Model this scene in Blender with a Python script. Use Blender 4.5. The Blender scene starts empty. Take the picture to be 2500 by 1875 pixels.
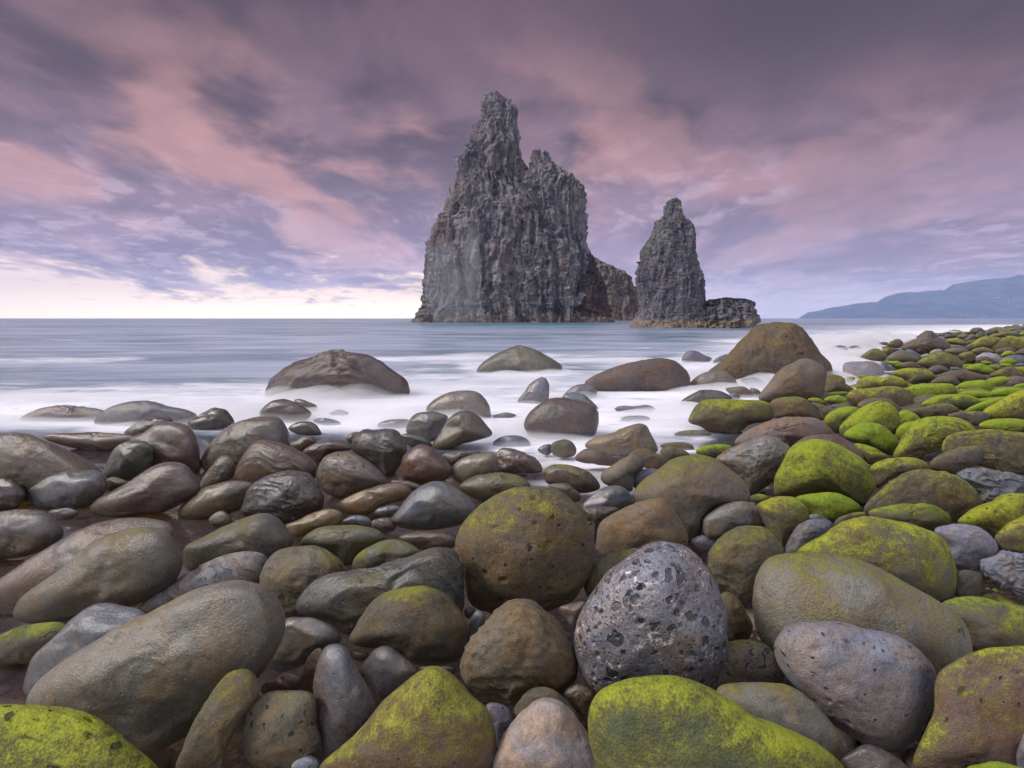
import bpy, math, random
import numpy as np
from mathutils import Vector

# ---------------------------------------------------------------- camera, sky, sun, exposure
SC = bpy.context.scene
F, CX, HY, H = 1365.0, 1250.0, 777.0, 1.7        # focal length / centre / horizon in photo pixels, eye height
cam_d = bpy.data.cameras.new("camera")
cam = bpy.data.objects.new("camera", cam_d)
SC.collection.objects.link(cam)
cam.location = (0, 0, H)
cam.rotation_euler = (math.radians(90), 0, 0)
cam_d.sensor_width = 36
cam_d.lens = F / 2500 * 36
cam_d.shift_y = -(937.5 - HY) / 2500
cam_d.clip_start, cam_d.clip_end = 0.05, 60000
SC.camera = cam
SC.view_settings.view_transform = 'Standard'
SC.view_settings.look = 'None'
SC.view_settings.gamma = 1
SC.view_settings.exposure = 0.2
SC.cycles.volume_bounces = 2
SC.cycles.max_bounces = 8
SC.cycles.transparent_max_bounces = 16
SC.cycles.volume_step_rate = 4
SC.cycles.use_denoising = True

class NT:
    """small helper for building node trees"""
    def __init__(s, tree):
        s.t = tree; tree.nodes.clear()
    def n(s, typ, ins=None, **kw):
        nd = s.t.nodes.new(typ)
        for k, v in kw.items(): setattr(nd, k, v)
        for k, v in (ins or {}).items():
            sock = nd.inputs[k]
            if isinstance(v, bpy.types.NodeSocket): s.t.links.new(v, sock)
            else: sock.default_value = v
        return nd
    def m(s, op, a, b=0.0, c=0.0, clamp=False):
        return s.n('ShaderNodeMath', {0: a, 1: b, 2: c}, operation=op, use_clamp=clamp).outputs[0]
    def ss(s, v, a, b):
        lo, hi = (a, b) if a < b else (b, a)
        nd = s.n('ShaderNodeMapRange', {0: v, 1: lo, 2: hi, 3: 0.0 if a < b else 1.0, 4: 1.0 if a < b else 0.0},
                 interpolation_type='SMOOTHSTEP')
        return nd.outputs[0]
    def mix(s, f, a, b, bl='MIX'):
        nd = s.n('ShaderNodeMix', {0: f, 6: a, 7: b}, data_type='RGBA', blend_type=bl)
        return nd.outputs[2]
    def vm(s, op, a, b=(0, 0, 0)):
        return s.n('ShaderNodeVectorMath', {0: a, 1: b}, operation=op).outputs[0]
    def noise(s, vec, sc, det=4.0, rough=0.55, dist=0.0):
        return s.n('ShaderNodeTexNoise', {'Vector': vec, 'Scale': sc, 'Detail': det, 'Roughness': rough, 'Distortion': dist}).outputs['Fac']
    def attr(s, name, typ='OBJECT', out='Fac'):
        return s.n('ShaderNodeAttribute', attribute_type=typ, attribute_name=name).outputs[out]

def C4(r, g, b): return (r, g, b, 1.0)

SUN_AZ, SUN_EL = math.radians(-108), math.radians(40)   # azimuth clockwise from the view direction; soft light over the left shoulder
W = bpy.data.worlds.new("World"); SC.world = W; W.use_nodes = True
def build_world():
    q = NT(W.node_tree)
    co = q.n('ShaderNodeTexCoord').outputs['Generated']
    sep = q.n('ShaderNodeSeparateXYZ', {0: co})
    x, y, z = sep.outputs
    zc = q.m('MAXIMUM', z, 0.0)
    za = q.m('ADD', zc, 0.15)
    px, py = q.m('DIVIDE', x, za), q.m('DIVIDE', y, za)
    wr = q.n('ShaderNodeTexNoise', {'Vector': q.n('ShaderNodeCombineXYZ', {0: px, 1: py, 2: 0.5}).outputs[0], 'Scale': .6, 'Detail': 2.0}).outputs['Color']
    wrp = q.n('ShaderNodeVectorMath', {0: wr, 3: .75}, operation='SCALE').outputs[0]
    def lay(sx, sy, w, sc, det, rg, wa=1.0):
        v = q.n('ShaderNodeCombineXYZ', {0: q.m('MULTIPLY', px, sx), 1: q.m('MULTIPLY', py, sy), 2: w}).outputs[0]
        v = q.vm('ADD', v, q.n('ShaderNodeVectorMath', {0: wrp, 3: wa}, operation='SCALE').outputs[0])
        return q.noise(v, sc, det, rg)
    n1 = lay(1.0, .70, 3.1, 1.55, 5, .50)
    n2 = lay(1.1, .66, 13.7, 1.9, 5, .52)
    n3 = lay(1.0, .6, 21.9, 1.1, 3, .5)
    n4 = lay(1.2, .8, 34.2, 5.2, 5, .58)
    el = zc
    az = q.m('ARCTAN2', x, y)
    c = q.mix(q.ss(el, 0.0, 0.15), C4(.47, .385, .53), C4(.34, .23, .31))
    c = q.mix(q.ss(el, 0.12, 0.30), c, C4(.245, .142, .168))
    c = q.mix(q.ss(el, 0.26, 0.50), c, C4(.118, .070, .084))
    # darker blue-violet banks of cloud
    bank = q.ss(n1, 0.42, 0.57)
    c = q.mix(q.m('MULTIPLY', bank, 0.80), c, q.mix(q.ss(el, .05, .34), C4(.255, .19, .275), C4(.056, .034, .040)))
    # pink lit cloud
    pk = q.m('MULTIPLY', q.ss(n2, 0.45, 0.63), q.ss(el, 0.52, 0.22))
    pk = q.m('MULTIPLY', pk, q.m('SUBTRACT', 1.0, q.m('MULTIPLY', q.ss(az, 0.05, 0.65), 0.6)))
    c = q.mix(q.m('MULTIPLY', pk, 0.75), c, q.mix(q.ss(el, .04, .2), C4(.78, .54, .60), C4(.58, .30, .27)))
    # lighter grain and small bright breaks
    c = q.mix(q.m('MULTIPLY', q.ss(n4, .38, .66), .20), c, q.mix(1.0, c, C4(1.75, 1.7, 1.75), 'MULTIPLY'))
    br = q.m('MULTIPLY', q.ss(n4, 0.48, 0.64), q.ss(n3, 0.44, 0.58))
    br = q.m('MULTIPLY', br, q.ss(el, 0.36, 0.06))
    c = q.mix(q.m('MULTIPLY', br, 0.38), c, C4(.86, .70, .80))
    # the top right is the darkest part of the deck
    dk = q.m('MULTIPLY', q.ss(el, .20, .44), q.ss(az, -.05, .5))
    c = q.mix(q.m('MULTIPLY', dk, .85), c, C4(.050, .032, .037))
    # clearing above the horizon, brightest towards the left
    ge = q.m('ADD', el, q.m('ADD', q.m('MULTIPLY', q.m('SUBTRACT', n4, 0.5), 0.13), q.m('MULTIPLY', q.m('SUBTRACT', n3, 0.5), 0.20)))
    gm = q.m('MULTIPLY', q.ss(ge, 0.100, 0.050), q.ss(az, 0.14, -0.14))
    c = q.mix(q.m('MULTIPLY', gm, 0.95), c, q.mix(q.ss(el, 0.0, .06), C4(2.2, 1.8, 1.32), C4(1.6, 1.2, .92)))
    gr = q.m('MULTIPLY', q.ss(q.m('ADD', el, q.m('MULTIPLY', q.m('SUBTRACT', n4, 0.5), 0.12)), 0.075, 0.02), q.ss(az, -0.05, 0.3))
    c = q.mix(q.m('MULTIPLY', gr, 0.7), c, C4(.98, .90, 1.08))
    # unseen sky overhead and behind the viewer, brightened as added soft fill light
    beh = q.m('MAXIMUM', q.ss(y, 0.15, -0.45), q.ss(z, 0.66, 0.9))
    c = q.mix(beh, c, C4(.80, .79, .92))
    sky = q.n('ShaderNodeTexSky', sky_type='NISHITA', sun_disc=False, sun_elevation=SUN_EL, sun_rotation=SUN_AZ,
              air_density=1.0, dust_density=2.0).outputs[0]
    b1 = q.n('ShaderNodeBackground', {0: sky, 1: 0.05})
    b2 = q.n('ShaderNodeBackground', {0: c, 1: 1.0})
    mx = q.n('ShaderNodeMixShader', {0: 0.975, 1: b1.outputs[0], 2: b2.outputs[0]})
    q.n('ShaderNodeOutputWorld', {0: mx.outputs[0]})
build_world()

sun_d = bpy.data.lights.new("sun", 'SUN')
sun_d.energy = 2.5
sun_d.angle = math.radians(18)
sun_d.color = (1.0, 0.94, 0.87)
sun = bpy.data.objects.new("sun", sun_d)
SC.collection.objects.link(sun)
sd = Vector((math.sin(SUN_AZ) * math.cos(SUN_EL), math.cos(SUN_AZ) * math.cos(SUN_EL), math.sin(SUN_EL)))
sun.rotation_euler = sd.to_track_quat('Z', 'Y').to_euler()
sun.location = sd * 50

# ---------------------------------------------------------------- helpers
def link(o): SC.collection.objects.link(o); return o

def tag(o, label=None, cat=None, group=None, kind=None):
    if label: o["label"] = label
    if cat: o["category"] = cat
    if group: o["group"] = group
    if kind: o["kind"] = kind
    return o

def mesh_np(name, V, Fc, mat, smooth=True, loc=(0, 0, 0), attrs=None):
    """V (n,3); Fc list of (m,k) int arrays"""
    me = bpy.data.meshes.new(name)
    if not isinstance(Fc, (list, tuple)): Fc = [Fc]
    V = np.ascontiguousarray(V, dtype=np.float32)
    me.vertices.add(len(V)); me.vertices.foreach_set("co", V.ravel())
    loops = np.concatenate([f.ravel() for f in Fc]).astype(np.int32)
    sizes = np.concatenate([np.full(len(f), f.shape[1]) for f in Fc]).astype(np.int32)
    starts = np.concatenate([[0], np.cumsum(sizes)[:-1]]).astype(np.int32)
    me.loops.add(len(loops)); me.loops.foreach_set("vertex_index", loops)
    me.polygons.add(len(sizes)); me.polygons.foreach_set("loop_start", starts); me.polygons.foreach_set("loop_total", sizes)
    me.polygons.foreach_set("use_smooth", np.full(len(sizes), smooth, dtype=bool))
    me.update(calc_edges=True)
    for k, a in (attrs or {}).items():
        at = me.attributes.new(k, 'FLOAT', 'POINT'); at.data.foreach_set("value", np.ascontiguousarray(a, dtype=np.float32))
    me.materials.append(mat)
    o = link(bpy.data.objects.new(name, me)); o.location = loc
    return o

def _hash(ix, iy, iz, seed):
    h = (ix.astype(np.int64) * 374761393 + iy.astype(np.int64) * 668265263 + iz.astype(np.int64) * 2147483647 + seed * 974634777) & 0xFFFFFFFF
    h = ((h ^ (h >> 13)) * 1274126177) & 0xFFFFFFFF
    h = ((h ^ (h >> 16)) * 2246822519) & 0xFFFFFFFF
    return ((h ^ (h >> 15)) & 0xFFFFFF) / float(0xFFFFFF)

def vnoise(P, seed=0):
    I = np.floor(P).astype(np.int64); f = P - I; f = f * f * f * (f * (f * 6 - 15) + 10)
    r = 0
    for dx in (0, 1):
        wx = f[:, 0] if dx else 1 - f[:, 0]
        for dy in (0, 1):
            wy = f[:, 1] if dy else 1 - f[:, 1]
            for dz in (0, 1):
                wz = f[:, 2] if dz else 1 - f[:, 2]
                r = r + wx * wy * wz * _hash(I[:, 0] + dx, I[:, 1] + dy, I[:, 2] + dz, seed)
    return r * 2 - 1

def fbm(P, oct=3, seed=0, gain=.5, ridged=False):
    a, s, r = 1.0, 0.0, 0
    for k in range(oct):
        n = vnoise(P * (2.03 ** k) + 17.3 * k, seed + k)
        if ridged: n = 1 - 2 * np.abs(n)
        r = r + a * n; s += a; a *= gain
    return r / s

def sstep(x, a, b):
    t = np.clip((x - a) / (b - a), 0, 1); return t * t * (3 - 2 * t)

_ico = {}
def ico(level):
    if level not in _ico:
        import bmesh
        bm = bmesh.new(); bmesh.ops.create_icosphere(bm, subdivisions=level, radius=1.0)
        V = np.array([v.co[:] for v in bm.verts]); Fc = np.array([[v.index for v in f.verts] for f in bm.faces]); bm.free()
        V /= np.linalg.norm(V, axis=1)[:, None]
        _ico[level] = (V, Fc)
    return _ico[level]

# ---------------------------------------------------------------- shape of the shore
SHX = [-400, -20, -3, 0, 2.5, 5, 9.2, 24, 46.7, 98, 400]
SHY = [40, 9, 8.3, 7.5, 7.8, 11.3, 14.4, 36, 61, 107, 380]
def shore_y(x): return np.interp(x, SHX, SHY)
def sheet(x, y):
    inl = shore_y(x) - y
    return np.clip(0.05 * inl, 0, 0.6) * sstep(x, -3.0, 1.0)

# ---------------------------------------------------------------- materials
def new_mat(name):
    m = bpy.data.materials.new(name); m.use_nodes = True
    return m, NT(m.node_tree)

def rock_material(name, per_island=False):
    """weathered basalt; the colour, moss, pits and wetness of each stone are its own properties"""
    m, q = new_mat(name)
    tc = q.n('ShaderNodeTexCoord').outputs['Object']
    oi = q.n('ShaderNodeObjectInfo')
    geo = q.n('ShaderNodeNewGeometry')
    nz = q.n('ShaderNodeSeparateXYZ', {0: geo.outputs['Normal']}).outputs[2]
    if per_island:
        rnd = geo.outputs['Random Per Island']
        ts = 1.0; P = q.vm('ADD', tc, q.n('ShaderNodeCombineXYZ', {0: q.m('MULTIPLY', rnd, 37.0), 1: 0.0, 2: q.m('MULTIPLY', rnd, 11.0)}).outputs[0])
        ramp = q.n('ShaderNodeValToRGB', {0: rnd}); cr = ramp.color_ramp
        cols = [(0, (.085, .066, .055)), (.3, (.12, .10, .09)), (.5, (.065, .065, .075)), (.7, (.15, .12, .08)), (.85, (.10, .105, .12)), (1, (.12, .08, .055))]
        cr.elements[0].position = 0; cr.elements[0].color = C4(*cols[0][1]); cr.elements[1].color = C4(*cols[-1][1])
        for p, c in cols[1:-1]:
            e = cr.elements.new(p); e.color = C4(*c)
        base = ramp.outputs[0]
        moss = q.m('MULTIPLY', q.attr('moss', 'GEOMETRY'), q.m('ADD', 0.6, q.m('MULTIPLY', rnd, 0.8))); hue = q.m('FRACT', q.m('MULTIPLY', rnd, 7.3)); pits = 0.15; wet = 0.55
        strk = 0.0; flk = 0.0
    else:
        rnd = oi.outputs['Random']
        ts = q.attr('detail')
        P = q.n('ShaderNodeVectorMath', {0: tc, 3: ts}, operation='SCALE').outputs[0]
        P = q.vm('ADD', P, q.n('ShaderNodeCombineXYZ', {0: q.m('MULTIPLY', rnd, 37.0), 1: q.m('MULTIPLY', rnd, 91.0), 2: q.m('MULTIPLY', rnd, 11.0)}).outputs[0])
        base = oi.outputs['Color']
        moss, hue, pits, wet, strk = (q.attr(k) for k in ('moss', 'moss_yellow', 'pits', 'wet', 'strata')); flk = q.attr('flecks')
    nA = q.noise(P, 2.2, 4, .55, .3)
    nB = q.noise(q.vm('ADD', P, (5.2, 1.3, 8.8)), 5.0, 5, .6, .5)
    nC = q.noise(P, 26.0, 4, .65)
    nD = q.noise(P, 120.0, 3, .7)
    # stone colour: broad patches, blotches and grain
    f = q.m('ADD', 0.62, q.m('MULTIPLY', nA, 0.76))
    col = q.mix(1.0, base, q.n('ShaderNodeCombineColor', {0: f, 1: f, 2: f}).outputs[0], 'MULTIPLY')
    warm = q.mix(1.0, col, C4(1.15, 1.0, .84), 'MULTIPLY')
    cool = q.mix(1.0, col, C4(.93, .99, 1.10), 'MULTIPLY')
    col = q.mix(q.ss(nB, .40, .60), cool, warm)
    g = q.m('MAXIMUM', .25, q.m('ADD', -.62, q.m('MULTIPLY', q.m('ADD', q.m('MULTIPLY', nC, .5), q.m('MULTIPLY', nD, .5)), 3.2)))
    col = q.mix(0.85, col, q.mix(1.0, col, q.n('ShaderNodeCombineColor', {0: g, 1: g, 2: g}).outputs[0], 'MULTIPLY'))
    spk = q.m('MULTIPLY', q.ss(q.noise(P, 75.0, 2, .6), .64, .72), .35)
    col = q.mix(spk, col, C4(.34, .32, .30))
    fl = q.m('MULTIPLY', q.m('MULTIPLY', q.ss(q.noise(P, 34.0, 5, .75), .56, .60), q.ss(q.noise(P, 7.0, 3), .50, .60)), flk)
    col = q.mix(fl, col, C4(.72, .68, .60))
    # strata lines
    wv = q.n('ShaderNodeTexWave', {'Vector': q.vm('MULTIPLY', P, (1, .4, 1.3)), 'Scale': 3.0, 'Distortion': 7.0, 'Detail': 4.0, 'Detail Scale': 1.4}, bands_direction='DIAGONAL').outputs['Fac']
    st = q.m('MULTIPLY', q.ss(wv, .25, .75), strk)
    col = q.mix(q.m('MULTIPLY', st, .55), col, q.mix(1.0, col, C4(.42, .42, .45), 'MULTIPLY'))
    # pits
    vo = q.n('ShaderNodeTexVoronoi', {'Vector': q.vm('ADD', P, q.n('ShaderNodeVectorMath', {0: q.n('ShaderNodeTexNoise', {'Vector': P, 'Scale': 14.0}).outputs['Color'], 3: .06}, operation='SCALE').outputs[0]), 'Scale': 21.0, 'Randomness': 1.0})
    vd, vc = vo.outputs['Distance'], q.n('ShaderNodeSeparateColor', {0: vo.outputs['Color']}).outputs[0]
    rad = q.m('MULTIPLY', q.m('MULTIPLY', vc, vc), q.m('MULTIPLY', pits, .55))
    pit = q.ss(q.m('SUBTRACT', vd, rad), .06, -.03)
    vo2 = q.n('ShaderNodeTexVoronoi', {'Vector': P, 'Scale': 64.0}).outputs['Distance']
    pit2 = q.m('MULTIPLY', q.ss(q.m('SUBTRACT', vo2, q.m('MULTIPLY', pits, q.m('MULTIPLY', nB, .48))), .05, -.05), q.m('MINIMUM', q.m('MULTIPLY', pits, 2.0), 1.0))
    pit = q.m('MULTIPLY', pit, q.m('MINIMUM', q.m('MULTIPLY', pits, 3.0), 1.0))
    pit = q.m('MAXIMUM', pit, q.m('MULTIPLY', pit2, .8))
    # moss: grows on upward faces in ragged granular patches
    mm = q.m('ADD', q.m('MULTIPLY', q.m('SUBTRACT', nz, .35), .60), q.m('MULTIPLY', q.m('SUBTRACT', q.m('ADD', q.m('MULTIPLY', nA, .55), q.m('MULTIPLY', nB, .45)), .5), 2.9))
    mm = q.m('ADD', mm, q.m('MULTIPLY', q.m('SUBTRACT', moss, .5), 1.55))
    mm = q.m('ADD', mm, q.m('MULTIPLY', q.m('SUBTRACT', q.m('ADD', q.m('MULTIPLY', nC, .55), q.m('MULTIPLY', nD, .45)), .5), 2.2))
    mk = q.m('MULTIPLY', q.ss(mm, -.05, .60), q.ss(moss, 0.0, .12))
    hu = q.m('ADD', hue, q.m('MULTIPLY', q.m('SUBTRACT', nB, .5), 1.2), clamp=True)
    mcol = q.mix(hu, C4(.085, .16, .014), C4(.25, .25, .025))
    bright = q.m('MULTIPLY', q.ss(mm, .25, .95), q.ss(moss, .35, .85))
    mcol = q.mix(bright, q.mix(.55, mcol, C4(.17, .145, .045)), q.mix(hu, C4(.155, .29, .014), C4(.34, .35, .022)))
    gm = q.m('MAXIMUM', .3, q.m('ADD', -.35, q.m('MULTIPLY', q.m('ADD', q.m('MULTIPLY', nC, .4), q.m('MULTIPLY', nD, .6)), 2.6)))
    mcol = q.mix(1.0, mcol, q.n('ShaderNodeCombineColor', {0: gm, 1: gm, 2: gm}).outputs[0], 'MULTIPLY')
    col = q.mix(q.m('MULTIPLY', mk, .93), col, mcol)
    col = q.mix(q.m('MULTIPLY', pit, .80), col, C4(.014, .013, .014))
    # wet film in patches
    wm = q.m('MULTIPLY', wet, q.m('SUBTRACT', 1.0, q.m('MULTIPLY', mk, .9)))
    wr = q.m('ADD', wm, q.m('MULTIPLY', q.m('SUBTRACT', nA, .5), .5))
    wl = q.m('MULTIPLY', q.ss(wr, .10, .65), q.m('POWER', wm, .6))
    ro = q.m('SUBTRACT', .80, q.m('MULTIPLY', wl, .66))
    ro = q.m('ADD', ro, q.m('MULTIPLY', q.m('SUBTRACT', nC, .5), .25), clamp=True)
    h = q.m('ADD', q.m('MULTIPLY', nB, .012), q.m('ADD', q.m('MULTIPLY', nC, .0050), q.m('MULTIPLY', nD, .0052)))
    h = q.m('SUBTRACT', h, q.m('MULTIPLY', pit, .014))
    h = q.m('SUBTRACT', h, q.m('MULTIPLY', st, .012))
    h = q.m('ADD', h, q.m('MULTIPLY', mk, q.m('MULTIPLY', nD, .004)))
    ck = q.n('ShaderNodeTexVoronoi', {'Vector': q.vm('ADD', P, q.n('ShaderNodeVectorMath', {0: q.n('ShaderNodeTexNoise', {'Vector': P, 'Scale': 3.0, 'Detail': 5.0}).outputs['Color'], 3: .5}, operation='SCALE').outputs[0]), 'Scale': 1.7}, feature='DISTANCE_TO_EDGE').outputs['Distance']
    crk = q.m('MULTIPLY', q.ss(ck, .012, .0), q.ss(nA, .60, .66))
    h = q.m('SUBTRACT', h, q.m('MULTIPLY', crk, .012))
    col = q.mix(q.m('MULTIPLY', crk, .6), col, C4(.02, .018, .018))
    inv = 1.0 if per_island else q.m('DIVIDE', 1.0, ts)
    bp = q.n('ShaderNodeBump', {'Strength': q.m('SUBTRACT', 1.0, q.m('MULTIPLY', wl, .2)), 'Distance': inv, 'Height': h})
    bs = q.n('ShaderNodeBsdfPrincipled', {'Base Color': col, 'Roughness': ro, 'Normal': bp.outputs[0], 'IOR': 1.5, 'Specular IOR Level': q.m('ADD', .35, q.m('MULTIPLY', wl, .65))})
    q.n('ShaderNodeOutputMaterial', {0: bs.outputs[0]})
    return m

MAT_ROCK = rock_material("boulder_stone")
MAT_BED = rock_material("cobble_stone", True)

# ---------------------------------------------------------------- boulders: outline in the photograph -> real stone at its own distance and size
TILES = {'O': (0, 0, 1.13020), 'A': (0, 900, .31646), 'B': (600, 900, .31646), 'C': (1200, 900, .31646), 'D': (1800, 900, .31646),
         'E': (0, 1375, .31646), 'F': (600, 1375, .31646), 'G': (1200, 1375, .31646), 'H': (1800, 1375, .31646),
         'R': (2050, 760, .20344), 'Q': (1700, 760, .20344), 'Z': (1100, 800, .36166), 'L': (0, 600, .56510)}
# look: stone colour, moss, moss_yellow, pits, wet, words for the label
LOOKS = {
 'brown': ((.118, .094, .080), .08, .7, .12, .30, 'brown'),
 'wet':   ((.072, .058, .052), .04, .6, .18, .95, 'wet dark brown'),
 'dark':  ((.078, .074, .066), .10, .6, .25, .55, 'dark grey'),
 'rust':  ((.110, .064, .052), .02, .7, .10, .60, 'reddish brown'),
 'slate': ((.120, .125, .145), .00, .5, .10, .45, 'slate grey'),
 'slick': ((.115, .116, .120), .03, .6, .05, .95, 'slick blue grey'),
 'grey':  ((.190, .180, .190), .03, .6, .35, .15, 'grey'),
 'pale':  ((.300, .272, .262), .00, .6, .00, .12, 'pale stone-coloured'),
 'taupe': ((.150, .130, .118), .12, .8, .10, .20, 'grey brown'),
 'olive': ((.118, .100, .074), .38, .75, .18, .25, 'olive brown'),
 'sage':  ((.155, .148, .118), .46, .45, .08, .35, 'sage green'),
 'gold':  ((.140, .105, .070), .56, .95, .45, .15, 'golden mossy'),
 'half':  ((.135, .112, .080), .66, .6, .15, .15, 'half mossy'),
 'moss':  ((.115, .108, .070), .84, .45, .12, .10, 'green mossy'),
 'vivid': ((.115, .125, .060), 1.0, .35, .08, .05, 'bright green'),
}
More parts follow.
